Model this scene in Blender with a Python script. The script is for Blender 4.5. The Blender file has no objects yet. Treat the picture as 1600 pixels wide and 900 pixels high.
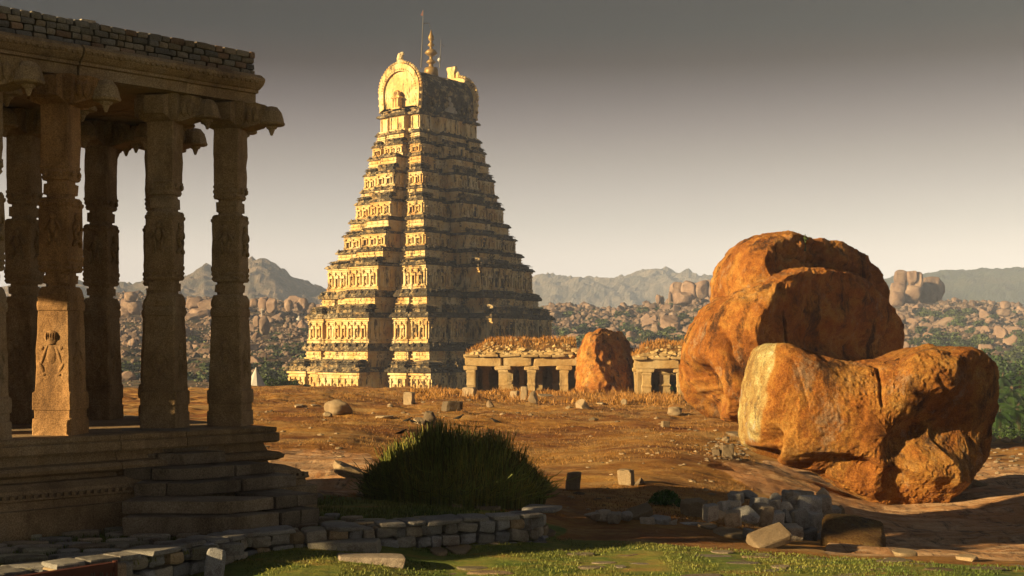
import bpy, bmesh, math, random
import numpy as np
from mathutils import Vector, Matrix, Euler
rad = math.radians
random.seed(7)
RNG = np.random.RandomState(11)
scene = bpy.context.scene
COL = scene.collection
EYE, F, HY = 1.65, 2000.0, 540.0
def PX(px, Y): return (px - 800.0) / F * Y
def PZ(py, Y): return EYE + (HY - py) / F * Y
def W3(px, py, Y): return np.array([PX(px, Y), Y, PZ(py, Y)])

# ---------------------------------------------------------------- noise
def _h(ix, iy, iz, seed):
    h = (ix * 374761393 + iy * 668265263 + iz * 1440662683 + seed * 1274126177) & 0xffffffff
    h = ((h ^ (h >> 13)) * 1274126177) & 0xffffffff
    h = ((h ^ (h >> 15)) * 2246822519) & 0xffffffff
    return ((h ^ (h >> 16)) & 0xffffff) / float(0xffffff) * 2 - 1
def vnoise(P, seed=0):
    P = np.asarray(P, dtype=np.float64)
    i = np.floor(P).astype(np.int64); f = P - i
    f = f * f * f * (f * (f * 6 - 15) + 10)
    x, y, z = i[:, 0], i[:, 1], i[:, 2]; fx, fy, fz = f[:, 0], f[:, 1], f[:, 2]
    r = 0
    for dx in (0, 1):
        for dy in (0, 1):
            for dz in (0, 1):
                w = (fx if dx else 1 - fx) * (fy if dy else 1 - fy) * (fz if dz else 1 - fz)
                r = r + w * _h(x + dx, y + dy, z + dz, seed)
    return r
def fbm(P, octv=4, seed=0, gain=.5):
    P = np.asarray(P, dtype=np.float64); a = 1.0; s = 0; t = 0
    for k in range(octv):
        s = s + a * vnoise(P * (2.03 ** k) + 17.3 * k, seed + k); t += a; a *= gain
    return s / t
def sst(a, b, x):
    t = np.clip((x - a) / (b - a), 0, 1); return t * t * (3 - 2 * t)

# ---------------------------------------------------------------- mesh helpers
class MB:
    def __init__(s): s.V = []; s.Fs = []; s.T = []; s.n = 0
    def add(s, v, f, tint=None):
        v = np.asarray(v, dtype=float).reshape(-1, 3); s.V.append(v)
        if isinstance(f, np.ndarray): s.Fs.extend((f + s.n).tolist())
        else:
            o = s.n; s.Fs.extend([[i + o for i in q] for q in f])
        if tint is None: tint = 1.0
        t = np.asarray(tint, dtype=float)
        if t.ndim == 0: t = np.full((len(v), 3), float(t))
        elif t.ndim == 1 and len(t) == 3 and len(v) != 3: t = np.tile(t, (len(v), 1))
        elif t.ndim == 1: t = np.repeat(t[:, None], 3, 1)
        s.T.append(t); s.n += len(v)
    def data(s, name, mat, origin=None, smooth=False):
        v = np.concatenate(s.V) if s.V else np.zeros((0, 3))
        if origin is not None: v = v - np.asarray(origin)
        me = bpy.data.meshes.new(name)
        me.from_pydata(v.tolist(), [], s.Fs)
        t = np.concatenate(s.T)
        at = me.color_attributes.new('tint', 'FLOAT_COLOR', 'POINT')
        at.data.foreach_set('color', np.concatenate([t, np.ones((len(t), 1))], 1).ravel())
        mats = mat if isinstance(mat, (list, tuple)) else [mat]
        for m in mats: me.materials.append(m)
        if smooth: me.polygons.foreach_set('use_smooth', [True] * len(me.polygons))
        me.update(); return me
    def build(s, name, mat, parent=None, origin=None, smooth=False):
        if origin is None and parent is not None and 'org' in ORG.get(parent.name, {}):
            origin = ORG[parent.name]['org']
        me = s.data(name, mat, origin, smooth)
        o = bpy.data.objects.new(name, me); COL.objects.link(o)
        if parent is not None:
            o.parent = parent
            if parent.name in ORG: ORG[o.name] = ORG[parent.name]
        return o
ORG = {}
def tag(o, label=None, cat=None, group=None, kind=None):
    if label: o['label'] = label
    if cat: o['category'] = cat
    if group: o['group'] = group
    if kind: o['kind'] = kind
    return o
def thing(name, label, cat, loc=(0, 0, 0), rz=0, group=None):
    o = bpy.data.objects.new(name, None); COL.objects.link(o)
    o.location = loc; o.rotation_euler = (0, 0, rz); o.empty_display_size = .2
    tag(o, label, cat, group)
    if rz == 0: ORG[o.name] = {'org': tuple(loc)}     # children given in world coordinates
    return o
def solo(mb, name, mat, label, cat, loc, group=None, smooth=False):
    me = mb.data(name, mat, loc, smooth); o = bpy.data.objects.new(name, me); COL.objects.link(o)
    o.location = loc; tag(o, label, cat, group); return o
def inst(me, name, loc, rot=(0, 0, 0), sc=(1, 1, 1), parent=None):
    o = bpy.data.objects.new(name, me); COL.objects.link(o)
    o.location = loc; o.rotation_euler = rot; o.scale = sc; o.parent = parent; return o

def rotz(v, a):
    c, s = math.cos(a), math.sin(a); v = np.asarray(v, dtype=float)
    return np.stack([v[:, 0] * c - v[:, 1] * s, v[:, 0] * s + v[:, 1] * c, v[:, 2]], 1)
def rot3(v, e):
    m = np.array(Euler(e).to_matrix()); return np.asarray(v) @ m.T
_BF = [[0, 3, 2, 1], [4, 5, 6, 7], [0, 1, 5, 4], [1, 2, 6, 5], [2, 3, 7, 6], [3, 0, 4, 7]]
def box(mb, c, size, rz=0, tint=None, top=1.0):
    x, y, z = size[0] / 2, size[1] / 2, size[2] / 2; t = top
    v = np.array([[-x, -y, -z], [x, -y, -z], [x, y, -z], [-x, y, -z], [-x * t, -y * t, z], [x * t, -y * t, z], [x * t, y * t, z], [-x * t, y * t, z]])
    if rz: v = rotz(v, rz)
    mb.add(v + np.array(c), _BF, tint)
def cubegrid(n):
    d = {}; V = []; Fc = []
    def vid(p):
        k = tuple(int(round(q)) for q in p)
        if k not in d: d[k] = len(V); V.append([q / n * 2 - 1 for q in k])
        return d[k]
    for ax in range(3):
        for side in (0, n):
            for i in range(n):
                for j in range(n):
                    q = []
                    for (a, b) in ((i, j), (i + 1, j), (i + 1, j + 1), (i, j + 1)):
                        p = [0, 0, 0]; p[ax] = side; p[(ax + 1) % 3] = a; p[(ax + 2) % 3] = b; q.append(vid(p))
                    Fc.append(q if side else q[::-1])
    return np.array(V), np.array(Fc)
CG = {n: cubegrid(n) for n in (1, 2, 3, 4, 6, 8, 10)}
def rounded(n, k):
    v, f = CG[n]
    if n >= 6: v = np.sin(math.pi / 2 * np.sin(math.pi / 2 * v))
    q = v / ((np.abs(v) ** k).sum(1) ** (1.0 / k))[:, None]
    return v * .0 + q, f
def rough_block(mb, c, size, rz=0, n=4, k=10, amp=.04, seed=0, tint=None, tilt=(0, 0), freq=2.2):
    v, f = rounded(n, k); v = v.copy()
    s = np.array(size) / 2.0
    nn = np.stack([fbm(v * freq + seed * 7.7 + 31 * a, 3, seed * 3 + a) for a in range(3)], 1)
    p = v * s + nn * amp * min(size)
    r = random.Random(seed); sk = [r.uniform(-.12, .12) for _ in range(4)]
    p[:, 0] += v[:, 2] * sk[0] * s[0] * .6 + v[:, 1] * sk[1] * s[0]; p[:, 2] += v[:, 0] * sk[2] * s[2] * .8
    p = rot3(p, (tilt[0], tilt[1], rz))
    mb.add(p + np.array(c), f, tint)
def quad_block(mb, q, z0, z1, n=6, k=14, amp=.012, seed=0, tint=None):
    """rounded block on a 4-point footprint (counter-clockwise)"""
    v, f = rounded(n, k); a = (v[:, 0] + 1) / 2; b = (v[:, 1] + 1) / 2; c = (v[:, 2] + 1) / 2
    q = np.array(q, dtype=float)
    xy = ((1 - a) * (1 - b))[:, None] * q[0] + (a * (1 - b))[:, None] * q[1] + (a * b)[:, None] * q[2] + ((1 - a) * b)[:, None] * q[3]
    p = np.concatenate([xy, (z0 + (z1 - z0) * c)[:, None]], 1)
    nn = np.stack([fbm(p * 7 + seed * 3.1 + 9 * i, 3, seed + i) for i in range(3)], 1)
    mb.add(p + nn * amp, f, tint)
def ico(sub):
    bm = bmesh.new(); bmesh.ops.create_icosphere(bm, subdivisions=sub, radius=1)
    v = np.array([list(x.co) for x in bm.verts]); f = np.array([[q.index for q in x.verts] for x in bm.faces]); bm.free(); return v, f
ICO = {s: ico(s) for s in (1, 2, 3, 4, 5)}
def rock_np(seed, sub=3, cuts=7, rough=.12, lo=.55, hi=.9, fr=1.6):
    v, f = ICO[sub]; r = np.random.RandomState(seed); v = v.copy()
    v = v * (1 + .22 * vnoise(v * 1.3 + seed * 5.1, seed))[:, None]
    for _ in range(cuts):
        n = r.normal(size=3); n /= np.linalg.norm(n); d = r.uniform(lo, hi)
        e = np.maximum(v @ n - d, 0); v = v - e[:, None] * n * .96
    v = v * (1 + rough * fbm(v * fr + seed, 4, seed + 3))[:, None]
    return v, f
def blob(mb, c, r, sub=2, rot=(0, 0, 0), tint=None):
    v, f = ICO[sub]; mb.add(rot3(v * np.array(r), rot) + np.array(c), f, tint)
def loft(mb, rings, tint=None, cap=True, closed=True):
    n = len(rings[0]); v = np.concatenate([np.asarray(r, dtype=float) for r in rings]); f = []
    for i in range(len(rings) - 1):
        for j in range(n if closed else n - 1):
            k = (j + 1) % n; f.append([i * n + j, i * n + k, (i + 1) * n + k, (i + 1) * n + j])
    if cap and closed: f.append(list(range(n))[::-1]); f.append([(len(rings) - 1) * n + j for j in range(n)])
    mb.add(v, f, tint)
def lathe(mb, prof, c=(0, 0, 0), seg=12, tint=None, ribs=0):
    rings = []
    for r, z in prof:
        a = np.arange(seg) / seg * 2 * math.pi
        rr = np.full(seg, r) * (1 + (ribs * (np.arange(seg) % 2)))
        rings.append(np.stack([c[0] + rr * np.cos(a), c[1] + rr * np.sin(a), np.full(seg, c[2] + z)], 1))
    loft(mb, rings, tint)
def rectloft(mb, prof, c=(0, 0, 0), rz=0, tint=None):
    """prof: (half x, half y, z)"""
    rings = []
    for hx, hy, z in prof:
        rings.append(rotz(np.array([[-hx, -hy, z], [hx, -hy, z], [hx, hy, z], [-hx, hy, z]]), rz) + np.array(c))
    loft(mb, rings, tint)
def tube(mb, pts, rads, seg=6, tint=None):
    pts = [Vector(p) for p in pts]; rings = []
    for i, p in enumerate(pts):
        d = (pts[min(i + 1, len(pts) - 1)] - pts[max(i - 1, 0)]).normalized()
        a = d.cross(Vector((0.3, 1, 0.1))); 
        if a.length < .05: a = d.cross(Vector((1, 0, 0)))
        a.normalize(); b = d.cross(a)
        r = rads[i] if isinstance(rads, (list, tuple)) else rads
        rings.append([list(p + (a * math.cos(t) + b * math.sin(t)) * r) for t in [2 * math.pi * k / seg for k in range(seg)]])
    loft(mb, rings, tint)

# ---------------------------------------------------------------- materials
class NT:
    def __init__(s, name):
        s.m = bpy.data.materials.new(name); s.m.use_nodes = True; s.t = s.m.node_tree; s.t.nodes.clear()
        s.out = s.t.nodes.new('ShaderNodeOutputMaterial'); s.b = s.t.nodes.new('ShaderNodeBsdfPrincipled')
        s.t.links.new(s.b.outputs[0], s.out.inputs[0]); s.b.inputs['Roughness'].default_value = .9
        s.b.inputs['Specular IOR Level'].default_value = .25
        s.tc = s.t.nodes.new('ShaderNodeTexCoord')
    def n(s, typ, **kw):
        x = s.t.nodes.new(typ)
        for k, v in kw.items(): setattr(x, k, v)
        return x
    def put(s, sock, v):
        if isinstance(v, bpy.types.NodeSocket): s.t.links.new(v, sock)
        elif isinstance(v, (tuple, list)) and len(v) == 3 and sock.type == 'RGBA': sock.default_value = (*v, 1)
        else: sock.default_value = v
    def co(s, stretch=(1, 1, 1), gen='Object'):
        mp = s.n('ShaderNodeMapping'); s.put(mp.inputs[0], s.tc.outputs[gen]); mp.inputs['Scale'].default_value = stretch; return mp.outputs[0]
    def noise(s, scale, detail=6, rough=.6, vec=None, dist=0):
        x = s.n('ShaderNodeTexNoise'); x.inputs['Scale'].default_value = scale; x.inputs['Detail'].default_value = detail
        x.inputs['Roughness'].default_value = rough; x.inputs['Distortion'].default_value = dist
        s.put(x.inputs['Vector'], vec if vec is not None else s.tc.outputs['Object']); return x.outputs['Fac']
    def voro(s, scale, feat='F1', vec=None, out='Distance'):
        x = s.n('ShaderNodeTexVoronoi', feature=feat); x.inputs['Scale'].default_value = scale
        s.put(x.inputs['Vector'], vec if vec is not None else s.tc.outputs['Object']); return x.outputs[out]
    def ramp(s, fac, stops):
        x = s.n('ShaderNodeValToRGB'); s.put(x.inputs[0], fac); e = x.color_ramp.elements
        while len(e) < len(stops): e.new(.5)
        for el, (p, c) in zip(e, stops): el.position = p; el.color = (*c, 1) if len(c) == 3 else c
        return x.outputs[0]
    def mr(s, v, a, b, c=0., d=1.):
        x = s.n('ShaderNodeMapRange'); s.put(x.inputs[0], v)
        for i, q in enumerate((a, b, c, d)): x.inputs[i + 1].default_value = q
        return x.outputs[0]
    def mix(s, fac, a, b, mode='MIX'):
        x = s.n('ShaderNodeMix', data_type='RGBA', blend_type=mode); s.put(x.inputs[0], fac); s.put(x.inputs[6], a); s.put(x.inputs[7], b); return x.outputs[2]
    def math(s, op, a, b=0.):
        x = s.n('ShaderNodeMath', operation=op); s.put(x.inputs[0], a); s.put(x.inputs[1], b); return x.outputs[0]
    def attr(s, name, out='Color'):
        x = s.n('ShaderNodeAttribute', attribute_name=name); return x.outputs[out]
    def bump(s, h, strength, dist, prev=None):
        x = s.n('ShaderNodeBump'); x.inputs['Strength'].default_value = strength; x.inputs['Distance'].default_value = dist
        s.put(x.inputs['Height'], h)
        if prev is not None: s.put(x.inputs['Normal'], prev)
        return x.outputs[0]
    def fin(s, col, nrm=None, rough=None, k=None):
        k = ALB if k is None else k; col = s.mix(1., col, (k, k, k), 'MULTIPLY')
        s.put(s.b.inputs['Base Color'], col)
        if nrm is not None: s.put(s.b.inputs['Normal'], nrm)
        if rough is not None: s.put(s.b.inputs['Roughness'], rough)
        return s.m
def stone_mat(name, c0, c1, c2, scale=1., stain=(.03, .025, .02), st=(.55, .7), stamt=.8, sstretch=(1, 1, .35), bs=.6, bd=.03, pit=True, spk=.25, crack=0, rand=.0, k=None):
    t = NT(name)
    col = t.ramp(t.noise(.7 * scale, 7, .65), [(.3, c0), (.5, c1), (.7, c2)])
    col = t.mix(t.mr(t.noise(5 * scale, 6, .7), .3, .7, 0, .55), col, t.mix(1., col, (.5, .5, .5), 'MULTIPLY'))
    s = t.mr(t.noise(1.1 * scale, 8, .72, t.co(sstretch), .3), st[0], st[1], 0, stamt)
    col = t.mix(s, col, stain)
    g = t.noise(60 * scale, 3, .6)
    col = t.mix(spk, col, t.ramp(g, [(.35, (.0, .0, .0)), (.65, (1, 1, 1))]), 'SOFT_LIGHT')
    col = t.mix(1., col, t.attr('tint'), 'MULTIPLY')
    if rand:
        oi = t.n('ShaderNodeObjectInfo'); col = t.mix(1., col, t.ramp(oi.outputs['Random'], [(0, (1 - rand,) * 3), (1, (1 + rand, 1 + rand * .8, 1 + rand * .6))]), 'MULTIPLY')
    n1 = t.bump(t.noise(4 * scale, 10, .7), bs, bd)
    if pit: n1 = t.bump(t.noise(22 * scale, 6, .75), bs * .8, bd * .35, n1)
    if crack:
        cr = t.mr(t.voro(crack, 'DISTANCE_TO_EDGE', t.mix(.12, t.tc.outputs['Object'], t.n('ShaderNodeTexNoise').outputs['Color'])), 0, .03, 0, 1)
        n1 = t.bump(cr, .5, bd, n1)
    return t.fin(col, n1, k=k)
# ---------------------------------------------------------------- settings
SUN_EL, SUN_E, SUN_C = 15.5, 5.0, (1.0, .72, .36)
SKY_S = 1.0
SKY = [(0.0, (0.3239, 0.2738, 0.2314)), (0.045, (0.3125, 0.2685, 0.2264)), (0.0698, (0.2793, 0.2419, 0.2017)), (0.0946, (0.2114, 0.1877, 0.1577)), (0.1191, (0.1623, 0.1422, 0.1222)), (0.1435, (0.1169, 0.1002, 0.0857)), (0.1676, (0.0755, 0.0619, 0.0557)), (0.1914, (0.039, 0.03, 0.0282)), (0.2149, (0.0109, 0.0056, 0.0047)), (0.238, (0.0025, 0.0025, 0.0025)), (0.2607, (0.0025, 0.0025, 0.0025)), (0.4, (0.01, 0.01, 0.011)), (1.0, (0.018, 0.02, 0.026))]
HAZE_D, HAZE_C = .0003, (.50, .62, .92, 1)
EXPO = 1.6
ALB = .56
PAV_LEN = -2.2
def EXTRA_PILLARS_SUN_BLOCKERS():
    for i, s in enumerate([3.75, 2.6, 1.2, -.3, -1.8]):
        q = up(s, -11.62); pillar(q[0], q[1], 20 + i, None)
    pillar(-7.46, 11.0, 30, None, sc=1.15)  # unseen interior pillar, added to keep sun off the two right front pillars
    b = MB(); loft(b, [[up(SL, -15.15, z), up(SL, -14.95, z), up(4.4, -14.95, z), up(4.4, -15.15, z)] for z in (.8, 4.2)]); b.build('back_wall', M_PAV, pav)  # unseen wall, added to keep sun off the rear pillars
# ---------------------------------------------------------------- terrain
CP = []
for px in (-400, 0, 400, 800, 1200, 1600, 2000):
    CP += [(px, 4, -.32), (px, 7.5, -.32)]
CP += [(700, 11.5, -.31), (1000, 11.8, -.31), (1300, 11.3, -.31), (1600, 11, -.32), (300, 10, -.31), (2000, 12, -.4),
       (900, 13.5, -.31), (1000, 12.9, -.3), (1150, 13.6, -.4), (500, 14, -.06), (600, 14.2, -.1), (700, 14, -.14), (800, 13.6, -.2), (300, 14, -.05), (0, 14, -.05), (-300, 14, -.05), (1300, 13.2, -.45), (1450, 12.7, -.42), (1620, 12.4, -.45)]
for px, py, Y in [(950, 800, 15.5), (1000, 760, 19), (900, 745, 20.5), (1050, 713, 24), (950, 703, 27), (900, 690, 32), (700, 690, 30), (600, 690, 27),
                  (1120, 740, 22), (1170, 790, 18.5), (450, 697, 24.5), (560, 698, 25), (450, 679, 26.5), (560, 681, 27), (450, 750, 18), (550, 745, 18.5), (450, 780, 15), (540, 775, 15.5),
                  (430, 650, 38), (560, 650, 40), (700, 655, 40), (850, 655, 42), (1000, 660, 42), (1100, 668, 40), (300, 652, 38), (200, 690, 24), (0, 700, 22), (100, 650, 40),
                  (430, 626, 55), (560, 628, 58), (700, 632, 60), (850, 635, 60), (1000, 638, 60), (1080, 645, 55), (250, 625, 60), (0, 625, 60),
                  (0, 612, 88), (300, 612, 88), (450, 608, 85), (600, 611, 90), (750, 613, 92), (900, 613, 95), (1000, 614, 95), (1080, 615, 95), (1150, 620, 90), (1400, 640, 80),
                  (1150, 662, 42), (1200, 737, 24.5), (1400, 788, 24), (1300, 800, 19), (1400, 860, 14.6), (1250, 830, 16.0), (1550, 862, 14.3), (1550, 760, 25.5),
                  (1550, 735, 31), (1550, 693, 42), (1620, 694, 42), (1480, 700, 40), (1300, 675, 42), (1650, 850, 15), (1800, 860, 14), (1900, 760, 25), (1900, 700, 42)]:
    CP.append((px, Y, PZ(py, Y)))
CP = np.array(CP, dtype=float)
def _uv(px, Y): return np.stack([(np.asarray(px, float) - 800) / 350., np.log(np.asarray(Y, float)) * 1.9], -1)
def _k(r2): return np.where(r2 > 1e-12, .5 * r2 * np.log(r2 + 1e-12), 0)
_U = _uv(CP[:, 0], CP[:, 1]); _N = len(_U)
_A = np.zeros((_N + 3, _N + 3)); _D = ((_U[:, None] - _U[None]) ** 2).sum(-1)
_A[:_N, :_N] = _k(_D) + np.eye(_N) * .01; _A[:_N, _N] = 1; _A[:_N, _N + 1:] = _U; _A[_N, :_N] = 1; _A[_N + 1:, :_N] = _U.T
_W = np.linalg.solve(_A, np.concatenate([CP[:, 2], [0, 0, 0]]))
TERR = [(-5.5, 8.1), (-3.92, 9.5), (-3.22, 10.2), (-2.42, 11.55), (-1.3, 12.05), (.06, 12.72), (-.0, 12.95), (-.5, 13.3), (-1.4, 14.0), (-2.2, 14.6), (-9, 18), (-14, 12)]
def inpoly(x, y, poly):
    c = np.zeros(x.shape, bool); n = len(poly)
    for i in range(n):
        x0, y0 = poly[i]; x1, y1 = poly[(i + 1) % n]
        if y0 == y1: continue
        c ^= ((y0 > y) != (y1 > y)) & (x < (x1 - x0) * (y - y0) / (y1 - y0) + x0)
    return c
def terrain(px, Y, rough=True):
    px = np.asarray(px, float).ravel(); Y = np.asarray(Y, float).ravel()
    pc = np.clip(px, -400, 2000); Yc = np.clip(Y, 4, 96)
    U = _uv(pc, Yc); z = np.zeros(len(pc))
    for i in range(0, len(pc), 20000):
        u = U[i:i + 20000]; d = ((u[:, None] - _U[None]) ** 2).sum(-1)
        z[i:i + 20000] = _k(d) @ _W[:_N] + _W[_N] + u @ _W[_N + 1:]
    X = (px - 800) / F * Y
    if rough:
        P = np.stack([X, Y, np.zeros_like(X)], 1); am = np.clip(Y / 30., .25, 2.0)
        nearf = sst(12.5, 16, Y)
        z = z + .11 * am * nearf * fbm(P * .35, 3, 5) + .085 * nearf * am * fbm(P * 1.1, 4, 9) + .012 * fbm(P * 5, 3, 12)
    yc = 98 - 54 * sst(1400, 1480, px)
    dr = sst(0, 1, (Y - yc) / (yc * .5))
    z = z * (1 - dr) + (-9.0) * dr
    ins = inpoly(X, Y, TERR); z = np.where(ins, -.09, z)
    return z
def ground_at(px, py, y0=9.5, y1=105):
    Y = np.exp(np.linspace(math.log(y0), math.log(y1), 900)); zt = terrain(np.full(900, px), Y); zr = PZ(py, Y)
    k = np.nonzero(zr <= zt)[0]; k = k[0] if len(k) else 899
    return np.array([PX(px, Y[k]), Y[k], zt[k]])
def tz(x, y): return float(terrain([800 + x / y * F], [y])[0])

def grid_mesh(name, px, Ys, Z, mat, attrs=None, smooth=True, first=None):
    """px (C,) columns, Ys (R,), Z (R,C)"""
    R, C = len(Ys), len(px)
    X = (px[None] - 800) / F * Ys[:, None]; Yg = np.repeat(Ys[:, None], C, 1).copy()
    if first is not None: X[0] = (px - 800) / F * first[1]; Yg[0] = first[0]
    v = np.stack([X.ravel(), Yg.ravel(), Z.ravel()], 1)
    i = np.arange(R - 1)[:, None] * C + np.arange(C - 1)[None]
    f = np.stack([i, i + 1, i + 1 + C, i + C], -1).reshape(-1, 4)
    me = bpy.data.meshes.new(name); me.from_pydata(v.tolist(), [], f.tolist())
    if attrs:
        for k, a in attrs.items():
            at = me.attributes.new(k, 'FLOAT', 'POINT'); at.data.foreach_set('value', a.ravel().astype(np.float32))
    me.materials.append(mat)
    if smooth: me.polygons.foreach_set('use_smooth', [True] * len(me.polygons))
    o = bpy.data.objects.new(name, me); COL.objects.link(o); return o

cols = np.concatenate([np.linspace(-8000, -900, 14), np.linspace(-850, -60, 40), np.arange(-50, 1651, 3.2), np.linspace(1670, 2500, 40), np.linspace(2600, 9500, 14)])
rows = np.concatenate([[3.0], np.exp(np.linspace(math.log(3.2), math.log(150), 520)), np.exp(np.linspace(math.log(156), math.log(2200), 40))])
PG = np.repeat(cols[None], len(rows), 0); YG = np.repeat(rows[:, None], len(cols), 1)
ZG = terrain(PG, YG).reshape(PG.shape)
pyG = HY - (ZG - EYE) / YG * F
XG = (PG - 800) / F * YG
PW = np.stack([XG.ravel(), YG.ravel(), 0 * XG.ravel()], 1)
j1 = fbm(PW * .8, 3, 40).reshape(PG.shape) * 14; j2 = fbm(PW * .8, 3, 44).reshape(PG.shape) * 7
RK = [[(380, 704), (480, 700), (580, 706), (590, 740), (560, 772), (470, 778), (380, 790)],
      [(1098, 724), (1200, 726), (1290, 715), (1500, 722), (1560, 722), (1800, 726), (1800, 900), (1640, 893), (1500, 884), (1285, 866), (1330, 815), (1240, 790), (1160, 750)]]
rock = np.zeros(PG.shape)
near = (YG > 12.6) & (YG < 45)
for pl in RK: rock = np.maximum(rock, inpoly(PG + j1, pyG + j2, pl) & near)
rock = rock.astype(float)
gl = np.interp(PG, [-400, 640, 840, 1000, 1300, 1600, 2000], [870, 838, 843, 850, 872, 888, 905])
green = ((pyG + j2 * .8 > gl) & (YG < 14.5)).astype(float)
ter2 = inpoly(XG + j1 * .02, YG + j2 * .03, [(-6, 9), (.6, 12.7), (.5, 13.6), (-1.2, 14.9), (-3, 15.2), (-9, 17)])
green = np.maximum(green, ter2 * .9)
def blur(a, n=2):
    for _ in range(n):
        a = (a + np.roll(a, 1, 0) + np.roll(a, -1, 0) + np.roll(a, 1, 1) + np.roll(a, -1, 1)) / 5
    return a
rock = blur(rock, 2); green = blur(green, 3)
rk_z = .09 * sst(.2, .8, rock) * fbm(PW * np.array([.5, 2.2, 1]), 4, 77).reshape(PG.shape)
ZG = ZG + rk_z
ZG[0] = -.4
t = NT('ground_soil')
P = t.tc.outputs['Object']
big = t.noise(.22, 6, .6); med = t.noise(1.6, 8, .7); fine = t.noise(14, 6, .75); st = t.noise(2.2, 8, .7, t.co((.25, 1.0, 1)))
dry = t.ramp(med, [(.3, (.22, .085, .016)), (.48, (.50, .235, .04)), (.68, (.70, .41, .10))])
dry = t.mix(t.mr(big, .45, .58), dry, t.mix(1., dry, (.55, .42, .35), 'MULTIPLY'))
dry = t.mix(t.mr(t.noise(.5, 7, .7, t.co((.5, 1.6, 1))), .5, .6, 0, .7), dry, (.62, .40, .15))
dry = t.mix(.5, dry, t.ramp(fine, [(.35, (.35, .3, .25)), (.62, (1, .97, .93))]), 'MULTIPLY')
dry = t.mix(t.mr(t.noise(.9, 5, .6), .62, .72, 0, .5), dry, (.36, .25, .14))
rk = t.ramp(st, [(.3, (.18, .08, .03)), (.46, (.42, .22, .09)), (.6, (.58, .37, .20)), (.75, (.66, .50, .33))])
rk = t.mix(t.mr(t.noise(2.4, 9, .78, t.co((1.3, .35, 1)), .6), .5, .58, 0, .8), rk, (.09, .055, .035))
rk = t.mix(t.mr(t.noise(6, 9, .8, t.co((.6, 1.6, 1))), .5, .62, 0, .6), rk, (.75, .55, .36))
rk = t.mix(t.mr(t.noise(.9, 7, .7, t.co((2.2, .3, 1))), .5, .6, 0, .6), rk, (.50, .23, .08))
rk = t.mix(.35, rk, t.ramp(t.noise(30, 4, .7), [(.3, (.3, .3, .3)), (.7, (1, 1, 1))]), 'MULTIPLY')
gr = t.ramp(t.noise(2.6, 8, .7, t.co((.5, 1.4, 1))), [(.35, (.38, .25, .07)), (.48, (.22, .24, .045)), (.62, (.10, .17, .025))])
gr = t.mix(.4, gr, t.ramp(fine, [(.3, (.3, .3, .3)), (.65, (1, 1, 1))]), 'MULTIPLY')
far = t.ramp(t.noise(.03, 6, .6), [(.35, (.05, .07, .02)), (.6, (.2, .15, .08))])
ra = t.attr('rockmask', 'Fac'); ga = t.attr('greenmask', 'Fac'); fa = t.attr('farmask', 'Fac')
rk = t.mix(1., rk, (1.5, 1.5, 1.5), 'MULTIPLY'); gr = t.mix(1., gr, (1.35, 1.35, 1.2), 'MULTIPLY')
c = t.mix(t.mr(t.math('ADD', ra, t.math('MULTIPLY', t.math('SUBTRACT', med, .5), .7)), .4, .6), dry, rk)
c = t.mix(t.mr(t.math('ADD', ga, t.math('MULTIPLY', t.math('SUBTRACT', med, .5), .9)), .35, .65), c, gr)
c = t.mix(fa, c, far)
nb = t.bump(t.noise(2.2, 8, .75), .8, .14); nb = t.bump(t.noise(9, 8, .75), .9, .05, nb); nb = t.bump(t.noise(45, 5, .75), .7, .012, nb)
M_GROUND = t.fin(c, nb, k=.66)
g_o = grid_mesh('ground', cols, rows, ZG, M_GROUND, {'rockmask': rock, 'greenmask': green, 'farmask': sst(105, 150, YG)}, first=(-120, 130))
g_o['kind'] = 'structure'

# ---------------------------------------------------------------- materials of the place
M_TEMPLE = None
t = NT('weathered_lime_plaster')
pos = t.n('ShaderNodeSeparateXYZ'); t.put(pos.inputs[0], t.tc.outputs['Object'])
base = t.ramp(t.noise(.35, 6, .6), [(.32, (.66, .37, .12)), (.5, (.82, .59, .25)), (.66, (.88, .74, .44))])
base = t.mix(t.mr(t.noise(1.6, 5, .6), .5, .7, 0, .5), base, (.55, .36, .2))
side = t.mr(pos.outputs[0], 0, 13, -.03, .02)
b1 = t.math('ADD', t.noise(1.0, 9, .78, t.co((1.2, 1.2, .35)), .2), side)
blk = t.mr(b1, .51, .575, 0, .86)
col = t.mix(blk, base, (.028, .024, .02))
col = t.mix(t.mr(t.noise(2.8, 7, .75, t.co((1.5, 1.5, .18))), .55, .68, 0, .5), col, (.09, .06, .03))
nb = t.bump(t.noise(2.2, 9, .75), .8, .25); nb = t.bump(t.voro(2.4), .5, .2, nb)
M_TEMPLE = t.fin(t.mix(1., col, t.attr('tint'), 'MULTIPLY'), nb, k=.66)
t = NT('blackened_cornice_plaster')
pos = t.n('ShaderNodeSeparateXYZ'); t.put(pos.inputs[0], t.tc.outputs['Object'])
base = t.ramp(t.noise(.6, 6, .6), [(.35, (.55, .36, .15)), (.55, (.68, .52, .28)), (.7, (.7, .62, .45))])
side = t.mr(pos.outputs[0], -3, 11, .0, .10)
b1 = t.math('ADD', t.noise(1.1, 8, .75), side)
col = t.mix(t.mr(b1, .43, .54, 0, .9), base, (.03, .026, .022))
nb = t.bump(t.noise(2.5, 9, .8), 1., .3); nb = t.bump(t.voro(3.2), .7, .22, nb)
M_TEMPD = t.fin(t.mix(1., col, t.attr('tint'), 'MULTIPLY'), nb)
def plain(name, c, rough=.7, metal=0):
    t = NT(name); t.b.inputs['Metallic'].default_value = metal
    cc = t.mix(t.mr(t.noise(9, 6, .6), .3, .7, 0, .5), c, tuple(q * .6 for q in c)); return t.fin(cc, t.bump(t.noise(20, 5), .2, .01), rough)
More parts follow.
